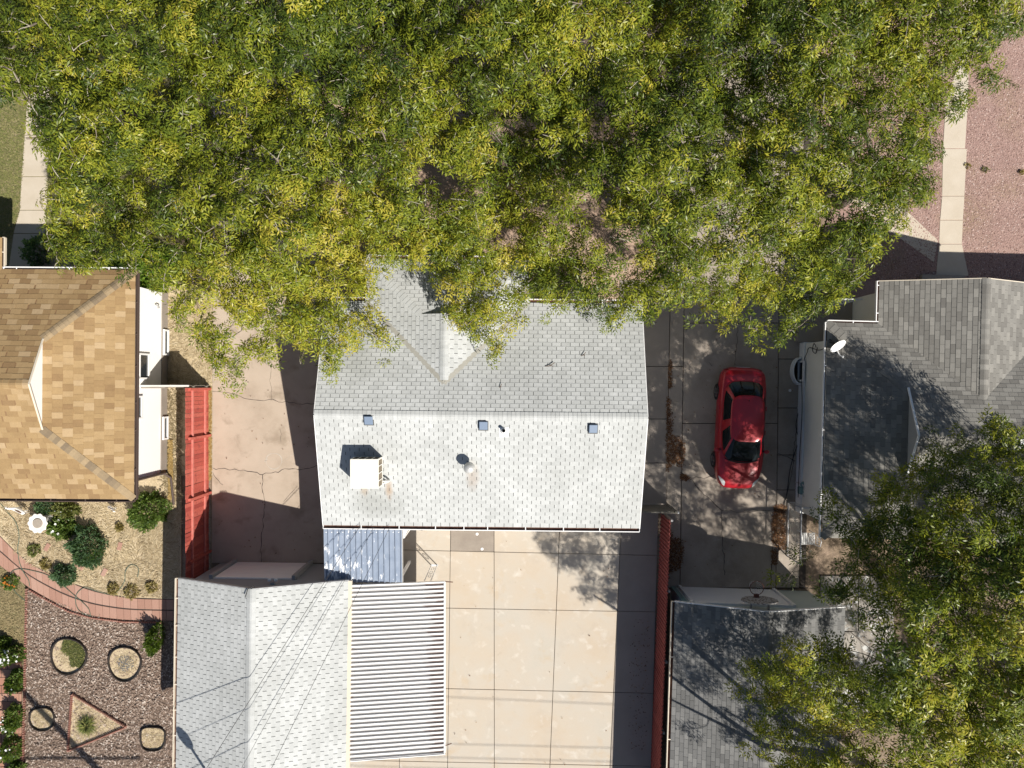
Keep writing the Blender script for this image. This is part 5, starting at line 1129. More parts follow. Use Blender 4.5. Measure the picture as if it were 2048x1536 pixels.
blades('shade_painted_straw', [(322, 775), (365, 775), (362, 1000), (322, 1000)], 1400, 'dark dry grass in the strip behind the red board fence', [(0, (0.12, 0.09, 0.04)), (1, (0.36, 0.28, 0.15))], ln=(0.08, 0.2), flat=0.8, seed=10)  # darker straw colours paint in the shade cast by the fence
green = [(0, (0.10, 0.13, 0.03)), (0.5, (0.20, 0.21, 0.06)), (0.8, (0.30, 0.27, 0.10)), (1, (0.40, 0.34, 0.18))]
blades('lawn_grass', [(-60, 100), (60, 100), (50, 270), (40, 420), (20, 480), (-60, 480)], 14000, 'patchy green and dry lawn grass beside the pavement', green, ln=(0.05, 0.12), wd_=0.007, flat=0.5, seed=11)
blades('lawn_edge_grass', [(95, 200), (180, 200), (180, 520), (90, 520)], 7000, 'dry grass between pavement and tree crowns', green, ln=(0.05, 0.12), wd_=0.007, flat=0.5, seed=12)
blades('dry_lawn_grass', [(-40, 1090), (0, 1132), (28, 1155), (52, 1178), (50, 1320), (-40, 1320)], 7000, 'yellowed lawn grass between path and brick terrace', [(0, (0.20, 0.155, 0.07)), (0.6, (0.34, 0.265, 0.13)), (1, (0.45, 0.36, 0.20))], ln=(0.05, 0.12), wd_=0.008, flat=0.6, seed=13)
WALK = [(1925, 0), (1922, 113), (1891, 205), (1886, 297), (1884, 392), (1880, 440), (1878, 488), (1872, 552), (1937, 552), (1924, 488), (1929, 392), (1934, 297), (1938, 113), (1955, 0)]
def gravel(name, poly, n, label, seed, stops, sz=(0.02, 0.05)):
    r = np.random.default_rng(seed); xs_ = [p[0] for p in poly]; ys_ = [p[1] for p in poly]
    x = r.uniform(min(xs_), max(xs_), n * 2); y = r.uniform(min(ys_), max(ys_), n * 2); ok = in_poly(x, y, poly) & ~in_poly(x, y, WALK); x, y = x[ok][:n], y[ok][:n]
    k = CAM_H / F_PX; c = np.stack([(x - 1024) * k, (768 - y) * k, np.full(len(x), -0.008)], 1); m_ = len(x); s_ = r.uniform(*sz, m_)
    base = np.array([(-1, -1, 0), (1, -1, 0), (1, 1, 0), (-1, 1, 0), (0, 0, 1.1)]) * 0.5
    V = (c[:, None, :] + (base[None] * (1 + r.normal(0, 0.25, (m_, 5, 3)))) * s_[:, None, None]).reshape(-1, 3); i = np.arange(m_)[:, None] * 5
    tri = np.concatenate([i + np.array(t) for t in ((0, 1, 4), (1, 2, 4), (2, 3, 4), (3, 0, 4))], 0)
    tag(np_mesh(name, V, tri, tint_mat(name + '_colour', stops), None, np.repeat(r.random(m_), 5)), label, None, None, 'stuff')
gravel('gravel', [(1680, 0), (2060, 0), (2060, 560), (1700, 560)], 24000, 'pinkish crushed gravel covering the yard around the pavement', 15,
       [(0, (0.22, 0.13, 0.11)), (0.4, (0.38, 0.245, 0.205)), (0.8, (0.46, 0.31, 0.26)), (1, (0.58, 0.45, 0.40))])

# ------------------------------------------------------------------ red car
CR = thing('car', 'red four-door saloon car parked in the shade on the driveway', 'car', (8.40, -1.62, 0.0), rz=0.0)
CL = 4.46; ST = [0, .05, .18, .5, .95, 1.5, 2.2, 2.9, 3.42, 3.85, 4.18, 4.37, 4.44, 4.46]
HW = [.46, .60, .73, .81, .845, .85, .85, .85, .845, .81, .72, .60, .48, .38]
ZC = [.66, .82, .915, .935, .92, .91, .91, .91, .925, .865, .79, .70, .62, .56]
ZS = [.58, .72, .82, .86, .87, .87, .865, .86, .84, .77, .69, .60, .54, .50]
ZB = [.38, .30, .24, .21, .20, .20, .20, .20, .20, .20, .22, .26, .32, .38]
def cat(xs_, ys_, x):
    """monotone-ish smooth interpolation"""
    xs_ = np.array(xs_); ys_ = np.array(ys_); m_ = np.gradient(ys_, xs_); i = np.clip(np.searchsorted(xs_, x) - 1, 0, len(xs_) - 2)
    h = xs_[i + 1] - xs_[i]; t = (x - xs_[i]) / h
    return (2 * t**3 - 3 * t**2 + 1) * ys_[i] + (t**3 - 2 * t**2 + t) * h * m_[i] + (-2 * t**3 + 3 * t**2) * ys_[i + 1] + (t**3 - t**2) * h * m_[i + 1]
QF = [0, .12, .28, .44, .56, .66, .8, 1.0]
def body_pt(s_, q, side):
    w_, zc, zs_, zb = (float(cat(ST, A_, s_)) for A_ in (HW, ZC, ZS, ZB))
    fx = [.84, .965, 1.0, .985, .93, .82, .5, 0.0]; fz = [zb, zb + .10, zb + .5 * (zs_ - zb), zs_ - .09, zs_ - .012, zs_ + .40 * (zc - zs_), zs_ + .86 * (zc - zs_), zc]
    return Vector((side * w_ * float(cat(QF, fx, q)), s_, float(cat(QF, fz, q))))
hd = R(2.7)
def carw(p):      # car frame: x to the car's left looking forward is +x west side; s runs from the rear (north) to the front (south)
    x, s_, z = p; y = -(s_ - CL / 2); ca, sa = math.cos(-hd), math.sin(-hd)
    return (8.40 + x * ca - y * sa, -1.62 + x * sa + y * ca, z)
def patch(s0, s1, q0, q1, side, off, ns=10, nq=8, both=False, taper=0.0):
    g = []; m_ = MB()
    def col(s_):
        if both: return [(q, -1) for q in np.linspace(q0, 1, nq)] + [(q, 1) for q in np.linspace(1, q0, nq)[1:]]
        f_ = (s_ - s0) / (s1 - s0); w_ = math.sin(math.pi * min(1, .12 + .8 * f_)) if taper else 1
        qa, qb = (q0 + taper * f_, q0 + taper * f_ + (q1 - q0) * w_) if taper else (q0, q1)
        return [(q, side) for q in np.linspace(qa, qb, nq)]
    rows = []
    for s_ in np.linspace(s0, s1, ns):
        row = []
        for q, sd2 in col(s_):
            p = body_pt(s_, q, sd2); e = 0.01
            ds_ = body_pt(min(s_ + e, CL), q, sd2) - body_pt(max(s_ - e, 0), q, sd2); dq = body_pt(s_, min(q + e, 1), sd2) - body_pt(s_, max(q - e, 0), sd2)
            n_ = ds_.cross(dq)
            if n_.length > 1e-9: n_.normalize()
            c_ = Vector((0, s_, 0.5))
            if n_.dot(p - c_) < 0: n_ = -n_
            row.append(p + n_ * off)
        rows.append(row)
    k = len(rows[0]); vs = [carw(p) for r_ in rows for p in r_]
    fs = [(i * k + j, (i + 1) * k + j, (i + 1) * k + j + 1, i * k + j + 1) for i in range(ns - 1) for j in range(k - 1)]
    a, b, c = Vector(vs[fs[0][0]]), Vector(vs[fs[0][1]]), Vector(vs[fs[0][2]]); cen = Vector(carw((0, (s0 + s1) / 2, 0.4)))
    if (b - a).cross(c - b).dot((a + c) / 2 - cen) < 0: fs = [f_[::-1] for f_ in fs]
    return m_.add(vs, fs)
def loft_body():
    m_ = MB(); ss = sorted(set(list(np.linspace(0, CL, 56)) + [.02, .035, 4.41, 4.45])); nq = 18
    rows = [[body_pt(s_, q, -1) for q in np.linspace(0, 1, nq)] + [body_pt(s_, q, 1) for q in np.linspace(1, 0, nq)[1:]] for s_ in ss]; k = len(rows[0])
    vs = [carw(p) for r_ in rows for p in r_]; fs = [(i * k + j, i * k + j + 1, (i + 1) * k + j + 1, (i + 1) * k + j) for i in range(len(ss) - 1) for j in range(k - 1)]
    fs += [(i * k + k - 1, i * k, (i + 1) * k, (i + 1) * k + k - 1) for i in range(len(ss) - 1)]
    fs += [tuple(range(k - 1, -1, -1)), tuple((len(ss) - 1) * k + j for j in range(k))]
    return m_.add(vs, fs)
body = loft_body().build('body', 'car_paint', CR, smooth=True)
MB()
patch(3.47, 4.26, .60, 1, 0, 0.006, 12, 10, True).build('bonnet', 'car_paint', CR, smooth=True)
patch(.13, .47, .60, 1, 0, 0.006, 8, 10, True).build('boot_lid', 'car_paint', CR, smooth=True)
for side in (-1, 1):
    for s0, s1 in ((1.28, 2.14), (2.16, 3.16)):
        d_ = patch(s0, s1, .10, .545, side, 0.006, 10, 9).build('door', 'car_paint', CR, smooth=True)
        h_ = body_pt(s0 + 0.12, .42, side); MB().beam(carw(h_ + Vector((side * 0.02, 0, 0))), carw(h_ + Vector((side * 0.02, 0.16, 0))), 0.03, 0.025).build('door_handle', 'car_paint', d_)
def cab(th_, t):
    """cabin surface: th 0 = forward; t 0 at the belt, 1 at the roof edge, up to 2 at the roof centre"""
    def ring(sc_, sl, w_, n_=4.2):
        c, s_ = math.cos(th_), math.sin(th_); return sc_ + sl * abs(c) ** (2 / n_) * (1 if c > 0 else -1), w_ * abs(s_) ** (2 / n_) * (1 if s_ > 0 else -1)
    if t <= 1:
        k = t; e = k ** 1.08
        sc_ = 1.965 + (1.845 - 1.965) * k; sl = 1.48 + (0.80 - 1.48) * k; w_ = .775 + (.575 - .775) * e; z = .925 + (1.375 - .925) * (1 - (1 - k) ** 1.25)
    else:
        k = t - 1; sc_ = 1.845; sl = .80 * (1 - k); w_ = .575 * (1 - k); z = 1.375 + .06 * (1 - (1 - k) ** 2.4)
    s_, x = ring(sc_, sl, w_)
    return Vector((x, s_, z - 0.03 * (1 if t > 0 else 1) * max(0, (s_ - 2.2)) * (0.0)))
m_ = MB(); NTH = 64; ts = list(np.linspace(-.12, 1, 12)) + [1.06, 1.15, 1.3, 1.5, 1.75, 1.97]
rows = [[cab(2 * math.pi * j / NTH, t if t > 0 else t) if t >= 0 else cab(2 * math.pi * j / NTH, 0) + Vector((0, 0, t)) for j in range(NTH)] for t in ts]
vs = [carw(p) for r_ in rows for p in r_]; fs = [(i * NTH + j, (i + 1) * NTH + j, (i + 1) * NTH + (j + 1) % NTH, i * NTH + (j + 1) % NTH) for i in range(len(ts) - 1) for j in range(NTH)]
fs = [f_[::-1] for f_ in fs]; fs.append(tuple((len(ts) - 1) * NTH + j for j in range(NTH)))
m_.add(vs, fs).build('cabin', 'car_paint', CR, smooth=True)
def cab_patch(th0, th1, t0, t1, off, nt_=8, nth=20, taper=0.0):
    vs = []; cen = Vector((0, 1.9, 0.9))
    for t in np.linspace(t0, t1, nt_):
        f_ = (t - t0) / (t1 - t0); a0, a1 = th0 + taper * f_, th1 - taper * f_
        for a in np.linspace(a0, a1, nth):
            p = cab(a, t); d_ = Vector((p.x, (p.y - 1.9) * .5, 0.45)).normalized(); vs.append(carw(p + d_ * off))
    fs = [(i * nth + j, i * nth + j + 1, (i + 1) * nth + j + 1, (i + 1) * nth + j) for i in range(nt_ - 1) for j in range(nth - 1)]
    a, b, c = Vector(vs[fs[0][0]]), Vector(vs[fs[0][1]]), Vector(vs[fs[0][2]])
    if (b - a).cross(c - b).dot(a - Vector(carw(cen))) < 0: fs = [f_[::-1] for f_ in fs]
    return MB().add(vs, fs)
cab_patch(R(-42), R(42), 0.04, .96, 0.010).build('windscreen', 'car_glass', CR, smooth=True)
cab_patch(R(139), R(221), 0.08, .95, 0.010).build('rear_window', 'car_glass', CR, smooth=True)
for s_ in (-1, 1):
    for t0, t1 in ((53, 86), (90, 124)):
        a0, a1 = sorted((s_ * R(t0), s_ * R(t1))); cab_patch(a0, a1, 0.10, .86, 0.010, nth=10).build('side_window', 'car_glass', CR, smooth=True)
# windscreen cowl and wipers
MB().tube([carw((x, 3.47 - 0.18 * abs(x / .7) ** 2.2, .955 - 0.02 * abs(x))) for x in np.linspace(-.62, .62, 12)], 0.022, 5).build('cowl', 'black', CR)
for x0, x1 in ((-0.45, 0.12), (0.15, 0.62)): MB().tube([carw((x0, 3.38, .985)), carw((x1, 3.20 if x1 < .5 else 3.1, 1.03))], 0.009, 4).build('wiper', 'black', CR)
MB().tube([carw((0, 1.22, 1.43)), carw((0, 1.17, 1.47))], 0.016, 6).build('aerial', 'black', CR)
for side in (-1, 1):
    hl = MB(); c_ = Vector((side * .555, 4.17, .735)); vs = []; 
    hp = patch(4.0, 4.36, .50, .64, side, 0.012, 10, 6, taper=.13)
    # keep a slanted lens: narrow towards the middle
    hp.build('headlight', 'lamp_lens', CR, smooth=True)
    patch(.03, .10, .36, .60, side, 0.012, 5, 6).build('tail_light', 'tail_lens', CR, smooth=True)
    m_ = body_pt(3.02, .56, side); mo = MB()
    mo.lathe([(0.0, -0.055), (.075, -.045), (.10, 0.0), (.085, .04), (.03, .058)], carw(m_ + Vector((side * .115, 0.02, .055))), 14, sc=(1.0, .75))
    mo.build('wing_mirror', 'car_paint', CR, smooth=True)
    MB().beam(carw(m_ + Vector((-side * .03, 0, .03))), carw(m_ + Vector((side * .06, 0.01, .04))), 0.06, 0.03).build('mirror_arm', 'black', CR)
    for s_ in (.93, 3.46):
        w0 = MB(); k = 26; prof = [(-.10, .20), (-.105, .27), (-.08, .305), (.08, .305), (.105, .27), (.10, .20)]; vs = []
        for dx, r_ in prof:
            for j in range(k):
                t = 2 * math.pi * j / k; vs.append(carw((side * .768 + dx * 1.0, s_ + r_ * math.cos(t), .305 + r_ * math.sin(t))))
        fs = [(i * k + j, i * k + (j + 1) % k, (i + 1) * k + (j + 1) % k, (i + 1) * k + j) for i in range(5) for j in range(k)]
        wo = w0.add(vs, fs).build('wheel', 'tyre', CR, smooth=True)
        r0 = MB(); xo = side * .768 + side * .085
        for j in range(5):
            t = 2 * math.pi * j / 5; r0.beam(carw((xo, s_, .305)), carw((xo, s_ + .19 * math.cos(t), .305 + .19 * math.sin(t))), .05, .03, up=(side, 0, 0))
        r0.tube([carw((xo, s_ + .2 * math.cos(t), .305 + .2 * math.sin(t))) for t in np.linspace(0, 2 * math.pi, 20)], .016, 5); r0.build('rim', 'rim', wo)
        ar = MB(); ar.tube([carw((side * .80, s_ + .335 * math.cos(t), .305 + .335 * math.sin(t))) for t in np.linspace(-.1, math.pi + .1, 16)], .022, 5); ar.build('wheel_arch', 'black', CR)
# items behind the windscreen: bright folded sun shade seen as reflections
MB().span(*[0] * 0) if False else None
for x in (0,):
    nb_ = MB(); c_ = Vector((0, .02, .62)); nb_.beam(carw((-.24, -.005, .62)), carw((.24, -.005, .62)), .012, .12); nb_.build('number_plate', 'white_trim', CR)

# ------------------------------------------------------------------ garden things
def shrub(name, label, px, py, rx, ry, h, n, stops, leaf=0.07, group=None, seed=1, upright=False, flowers=0, cat_='shrub', fl_stops=None, wid=0.35):
    stops = [(p_, tuple(v * 1.5 for v in c_)) for p_, c_ in stops]
    r = np.random.default_rng(seed); b = P(px, py); t = thing(name, label, cat_, b, group)
    th_ = r.uniform(0, 2 * math.pi, n); ph_ = np.arccos(r.uniform(-0.05, 1, n)); rad = r.uniform(0.55, 1.0, n) ** 0.6
    lump = 0.62 + 0.62 * vnoise(np.cos(th_) * 3 + 9, np.sin(th_) * 3 + ph_ * 2, 0.9, seed)
    c = np.stack([rx * np.sin(ph_) * np.cos(th_) * rad * lump, ry * np.sin(ph_) * np.sin(th_) * rad * lump, h * np.cos(ph_) * rad * lump + 0.02], 1) + np.array(b)
    o = c - (np.array(b) + np.array([0, 0, h * 0.1])); o /= np.linalg.norm(o, axis=1)[:, None] + 1e-6
    d = o + r.normal(0, 0.45, (n, 3)) + (np.array([0, 0, 0.8]) if upright else 0); d /= np.linalg.norm(d, axis=1)[:, None]
    s_ = np.cross(d, r.normal(0, 1, (n, 3))); s_ /= np.linalg.norm(s_, axis=1)[:, None] + 1e-6; L_ = (leaf * r.uniform(0.6, 1.4, n))[:, None]; w_ = L_ * wid
    V = np.stack([c, c + d * L_ * 0.45 + s_ * w_, c + d * L_, c + d * L_ * 0.45 - s_ * w_], 1).reshape(-1, 3)
    np_mesh('foliage', V, np.arange(len(V)).reshape(-1, 4), leaf_mat(name + '_leaf', stops), t, np.repeat(np.clip(r.normal(0.5, 0.25, n), 0, 1), 4))
    st = MB()
    for k in range(7):
        a = 2 * math.pi * k / 7; st.tube([b + Vector((0.02 * math.cos(a), 0.02 * math.sin(a), 0)), b + Vector((rx * 0.3 * math.cos(a), ry * 0.3 * math.sin(a), h * 0.4)), b + Vector((rx * 0.6 * math.cos(a), ry * 0.6 * math.sin(a), h * 0.75))], [0.018, 0.012, 0.006], 5)
    st.build('stem', 'bark', t)
    if flowers:
        fl = MB(); 
        for k in range(flowers):
            a, q = r.uniform(0, 2 * math.pi), r.uniform(0, 0.95); e = math.sqrt(max(0, 1 - q * q)); p = b + Vector((rx * q * math.cos(a), ry * q * math.sin(a), h * e + 0.03))
            rr = r.uniform(0.02, 0.045)
            for j in range(5):
                t0 = 2 * math.pi * j / 5; fl.add([p, p + Vector((rr * math.cos(t0), rr * math.sin(t0), 0.01)), p + Vector((rr * 1.1 * math.cos(t0 + .6), rr * 1.1 * math.sin(t0 + .6), 0.015)), p + Vector((rr * math.cos(t0 + 1.1), rr * math.sin(t0 + 1.1), 0.01))], [(0, 1, 2, 3)])
        fl.build('blossom', fl_stops or 'white_trim', t)
    return t
gj = [(0, (0.030, 0.055, 0.03)), (0.5, (0.060, 0.105, 0.055)), (1, (0.13, 0.19, 0.10))]
gg = [(0, (0.035, 0.06, 0.015)), (0.5, (0.075, 0.115, 0.025)), (1, (0.15, 0.19, 0.05))]
gd = [(0, (0.05, 0.06, 0.02)), (0.5, (0.10, 0.115, 0.035)), (1, (0.19, 0.18, 0.07))]
gy = [(0, (0.13, 0.10, 0.04)), (0.5, (0.20, 0.16, 0.07)), (1, (0.27, 0.23, 0.10))]
shrub('juniper_shrub', 'large rounded blue-green juniper in the straw garden bed', 182, 1092, .66, .78, .85, 5200, gj, leaf=.10, seed=31, upright=True, wid=.22)
shrub('round_shrub', 'small ball-shaped dark green shrub beside the curved path', 132, 1148, .42, .42, .45, 2600, gj, leaf=.075, seed=32, wid=.25)
shrub('leafy_shrub', 'wide bright green shrub under the downspout by the tan roof', 302, 1018, .72, .74, .75, 4200, gg, leaf=.09, seed=33, wid=.3)
shrub('flowering_shrub', 'low sprawling green shrub right beside the white birdbath', 128, 1054, .55, .42, .40, 2400, gg, leaf=.09, seed=34, flowers=6)
shrub('flowering_shrub', 'olive shrub between birdbath and tan roof eave', 138, 1018, .48, .30, .5, 1900, gd, leaf=.09, seed=35, flowers=5)
shrub('dark_shrub', 'dark rounded shrub tucked under the eave behind the birdbath', 98, 1010, .36, .32, .6, 1600, gj, leaf=.07, seed=36)
shrub('hedge_plant', 'tufted green shrub growing at the wall end of the brick path', 316, 1272, .28, .50, .9, 2000, gg, leaf=.11, seed=37, upright=True, wid=.2)
for k, (x, y, rx, lab) in enumerate(((70, 1100, .2, 'small dry brownish tuft between hose and path'), (93, 1128, .17, 'small olive tuft beside the ball-shaped shrub'), (228, 1176, .2, 'low dry tuft at the path edge left of its twin'.replace(' left of its twin', ' under the hose')),
                                     (264, 1182, .27, 'round dry olive tuft with the widest spread at the path edge'), (304, 1174, .2, 'flat dry tuft near the wall end of the path'), (240, 1054, .12, 'tiny green weed beside a stepping brick'))):
    shrub('dry_plant', lab, x, y, rx, rx, .14, 260, gy if k else gd, leaf=.08, seed=40 + k, group='small tufts in the straw bed', cat_='plant')
shrub('marigold_plant', 'small plant with orange flowers at the path edge', 24, 1163, .3, .26, .25, 500, gg, leaf=.07, seed=50, flowers=14, cat_='plant', fl_stops=mat('orange_petal', (0.60, 0.19, 0.02), famt=0, bump=0))
for k, (x, y, rx, ry, h_, nf, lab) in enumerate(((8, 1285, .3, .25, .7, 2, 'dark leafy bush at the corner of brick terrace and dry lawn'), (32, 1305, .38, .34, .75, 34, 'bush thick with white flowers at the head of the brick terrace'),
                                             (36, 1358, .25, .45, .5, 3, 'slim green bush between white-flowered bushes on the terrace edge'), (36, 1432, .27, .5, .8, 12, 'dark rose bush with a few white flowers where the pole shadow ends'),
                                             (30, 1492, .38, .45, .7, 10, 'broad rose bush with small reddish shoots along the terrace'), (38, 1540, .3, .4, .6, 4, 'green rose bush at the lowest end of the terrace edge'))):
    shrub('rose_bush', lab, x, y, rx, ry, h_, 1500, gg, leaf=.085, seed=60 + k, group='bushes along the brick terrace', flowers=nf, cat_='bush')
shrub('bright_shrub', 'vivid green rounded shrub at the corner of the tan roof under the trees', 312, 540, 1.0, .95, 2.3, 6000, [(0, (0.05, 0.10, 0.012)), (0.5, (0.10, 0.18, 0.02)), (1, (0.20, 0.28, 0.04))], leaf=.11, seed=70, wid=.45)
shrub('shade_shrub', 'dark shrub in the shade beside the front step of the tan house', 86, 505, .45, .6, .9, 1500, gj, leaf=.09, seed=71)
for k, (x, y, lab) in enumerate(((1970, 340, 'small green weed alone in the pink gravel'), (1934, 332, 'little dry weed at the pavement edge'), (2042, 345, 'pale dry weed far out in the pink gravel'))):
    shrub('weed', lab, x, y, (.15, .11, .09)[k], (.11, .08, .07)[k], .06, 60, gd if k == 0 else gy, leaf=.06, seed=80 + k, group='weeds in the gravel', cat_='weed')
# birdbath with scalloped basin
BB = thing('birdbath', 'white scalloped stone birdbath with round basin in the garden', 'birdbath', P(98, 1040))
b = P(98, 1040); n = 40; vs = []
prof = [(.10, .50, 0), (.20, .53, 0), (.34, .60, .02), (.355, .63, .025), (.345, .645, .025), (.30, .63, .015), (.165, .60, 0)]
for r_, z_, sc_ in prof:
    for j in range(n):
        t = 2 * math.pi * j / n; rr = r_ + sc_ * math.cos(t * 10); vs.append((b.x + rr * math.cos(t), b.y + rr * math.sin(t), z_))
fs = [(i * n + j, i * n + (j + 1) % n, (i + 1) * n + (j + 1) % n, (i + 1) * n + j) for i in range(len(prof) - 1) for j in range(n)] + [tuple(6 * n + j for j in range(n)), tuple(range(n - 1, -1, -1))]
MB().add(vs, fs).build('bowl', 'stone_white', BB, smooth=True)
MB().lathe([(.17, 0), (.175, .045), (.16, .05)], b + Vector((0, 0, .60)), 28).build('water_dish', 'basin', BB)
MB().lathe([(.22, 0), (.22, .06), (.12, .12), (.08, .25), (.08, .4), (.12, .51)], b, 20).build('pedestal', 'stone_white', BB, smooth=True)
def figurine(px, py, rz, sc_, label):
    b = P(px, py); t = thing('animal_figurine', label, 'figurine', b, 'animal figurines under the tan eave'); ca, sa = math.cos(rz), math.sin(rz)
    w = lambda x, y, z: (b.x + sc_ * (x * ca - y * sa), b.y + sc_ * (x * sa + y * ca), sc_ * z)
    m_ = MB(); m_.tube([w(-.27, 0, .40), w(-.2, 0, .43), w(-.05, 0, .42), w(.1, 0, .44), w(.2, 0, .47), w(.27, 0, .58), w(.31, 0, .70), w(.36, 0, .74), w(.43, 0, .71), w(.47, 0, .69)],
                       [sc_ * r_ for r_ in (.03, .085, .095, .09, .085, .055, .045, .055, .04, .02)], 10)
    m_.build('body', 'stone_white', t, smooth=True)
    for x, y in ((-.19, -.055), (-.19, .055), (.14, -.055), (.14, .055)): MB().tube([w(x, y, .40), w(x + .02, y, .2), w(x, y, 0)], [sc_ * .04, sc_ * .022, sc_ * .018], 7).build('leg', 'stone_white', t, smooth=True)
    for y in (-.04, .04): MB().tube([w(.33, y, .76), w(.31, y * 2.2, .83)], [sc_ * .02, sc_ * .006], 5).build('ear', 'brown', t)
    MB().tube([w(-.27, 0, .42), w(-.33, 0, .36)], [sc_ * .025, sc_ * .01], 5).build('tail', 'brown', t)
    m2 = MB(); m2.tube([w(-.18, 0, .495), w(0, 0, .495), w(.16, 0, .51)], [sc_ * .035, sc_ * .045, sc_ * .03], 7); m2.build('saddle_marking', 'brown', t, smooth=True)
figurine(52, 1018, R(152), .85, 'larger white and brown animal figurine standing near the hose')
figurine(230, 1014, R(-25), .55, 'smaller white animal figurine standing alone under the tan eave')
for k, (x, y, a, lab) in enumerate(((95, 1094, 62, 'pink stepping brick beside the birdbath shrub'), (240, 1092, 75, 'pink stepping brick right of the juniper'.replace(' right of', ' east of')), (160, 1133, -35, 'pink stepping brick below the juniper'), (209, 1144, 62, 'raised pink stepping brick inside the hose loop'), (75, 1028, 50, 'pink stepping brick by the larger figurine'))):
    p = P(x, y); o = MB().box((0, 0, 0.0), (.30, .15, .05)).build('stepping_brick', 'paver', bevel=.006); o.location = (p.x, p.y, .02); o.rotation_euler.z = R(a)
    tag(o, lab, 'brick', 'stepping bricks in the straw bed')
# hose
zt = lambda q, s_=4.655, y0=960: (q[0] / s_, y0 + q[1] / s_)
hp = [(-60, 170), (0, 215), (80, 310), (150, 400), (178, 520), (165, 640), (180, 760), (215, 850), (265, 930), (275, 990)]
h2 = [(80, 890), (130, 840), (210, 828), (330, 850), (430, 880), (540, 940), (620, 1010), (700, 1080), (770, 1140), (825, 1200), (845, 1265)]
h3 = [(845, 1265), (760, 1235), (715, 1180), (705, 1100), (730, 1040), (800, 1000), (900, 1035), (1040, 1065), (1110, 1020), (1160, 940), (1165, 860), (1200, 800), (1250, 790), (1290, 830), (1280, 905)]
h1 = [(100, 970), (150, 1050), (230, 1120)]
gh = MB()
for q in (hp + h2[:0], h2, h3, h1): gh.tube(smooth_path([P(*zt(p), .032) for p in q], 5), .013, 6)
tag(gh.build('garden_hose', 'hose', smooth=True), 'thin green garden hose looping over the path and straw bed', 'hose')
# low rings set in the mulch
def ring(px, py, rx, ry, label, fill, rot=0.0, sq=2.0):
    c = P(px, py); t = thing('bed_ring', label, 'edging', c, 'edged rings in the mulch bed'); n = 40; po = []; pi_ = []
    for j in range(n):
        a = 2 * math.pi * j / n; ex = 2 / sq; x = abs(math.cos(a)) ** ex * math.copysign(1, math.cos(a)); y = abs(math.sin(a)) ** ex * math.copysign(1, math.sin(a))
        w_ = 1 + 0.03 * math.sin(3 * a + px); x, y = x * rx * w_, y * ry * w_; xr, yr_ = x * math.cos(rot) - y * math.sin(rot), x * math.sin(rot) + y * math.cos(rot)
        po.append((c.x + xr, c.y + yr_)); pi_.append((c.x + xr * .955, c.y + yr_ * .955))
    vs = [(x, y, z) for pl, z in ((po, -.02), (po, .13), (pi_, .13), (pi_, -.02)) for x, y in pl]
    MB().add(vs, [(i * n + j, i * n + (j + 1) % n, (i + 1) * n + (j + 1) % n, (i + 1) * n + j) for i in range(3) for j in range(n)]).build('edging_band', 'ring_black', t)
    MB().prism(pi_, -.03, .03).build('soil', fill, t); return t, c
t1, c1 = ring(140, 1311, .68, .69, 'large dark-edged ring half filled with green ground cover', 'straw_soil', .3)
t2, c2 = ring(252, 1326, .62, .66, 'dark-edged ring with a patch of grey stones in its middle', 'straw_soil', .2)
t3, c3 = ring(87, 1436, .47, .44, 'dark-edged ring crossed by the pole shadow', 'straw_soil', 0, 2.3)
t4, c4 = ring(308, 1475, .47, .45, 'squarish dark-edged ring close to the garage wall', 'straw_soil', 0, 3.0)
def px_blob(c, rx, ry, k=14): return [(c.x + rx * math.cos(2 * math.pi * j / k), c.y + ry * math.sin(2 * math.pi * j / k)) for j in range(k)]
for t_, c_ in ((t1, c1), (t2, c2), (t3, c3), (t4, c4)): blades('dry_cover', px_blob(c_, .42, .42), 420, '', straw, ln=(.06, .14), flat=.85, seed=int(abs(c_.x * 100)), parent=t_, z=.035, px=False)
blades('green_cover', [(c1.x + x, c1.y + y) for x, y in ((-.2, .55), (.15, .6), (.45, .4), (.6, 0), (.5, -.4), (.1, -.35), (0, 0), (-.25, .2))], 2600, '', [(0, (.05, .07, .015)), (.6, (.12, .13, .03)), (1, (.2, .19, .05))], ln=(.05, .14), wd_=.012, flat=.45, seed=77, parent=t1, z=.03, px=False)
r = np.random.default_rng(5); st = MB()
for k in range(170):
    a, q = r.uniform(0, 2 * math.pi), .31 * math.sqrt(r.random()); st.lathe([(.001, -.01), (.022 * r.uniform(.6, 1.3), .0), (.014, .02), (.002, .025)], (c2.x + q * math.cos(a), c2.y + q * math.sin(a), .035), 5)
st.build('pebble_patch', mat('grey_pebble', [(.16, .15, .14), (.34, .33, .32)], 20, famt=.3), t2)['kind'] = 'stuff'
# triangular bed with scalloped brick edging
A_, B_, C_ = P(146, 1386), P(255, 1452), P(138, 1500)
TB = thing('triangle_bed', 'triangular bed with scalloped red edging and a grass tuft', 'flower bed', (A_ + B_ + C_) / 3)
MB().prism([tuple(A_[:2]), tuple(B_[:2]), tuple(C_[:2])], -.03, .025).build('soil', 'straw_soil', TB)
for a_, b_ in ((A_, B_), (B_, C_), (C_, A_)):
    e = MB(); d_ = b_ - a_; k = int(d_.length / .075)
    for i in range(k):
        p = a_ + d_ * ((i + .5) / k); e.lathe([(.034, -.03), (.034, .11), (.022, .14), (.004, .148)], p, 7)
    e.build('scalloped_edging', 'edging', TB)
blades('dry_cover', [tuple((A_ * .86 + (B_ + C_) * .07)[:2]), tuple((B_ * .86 + (A_ + C_) * .07)[:2]), tuple((C_ * .86 + (B_ + A_) * .07)[:2])], 900, '', straw, ln=(.05, .13), flat=.8, seed=78, parent=TB, z=.03, px=False)
tc = P(178, 1448); r = np.random.default_rng(9); n_ = 420
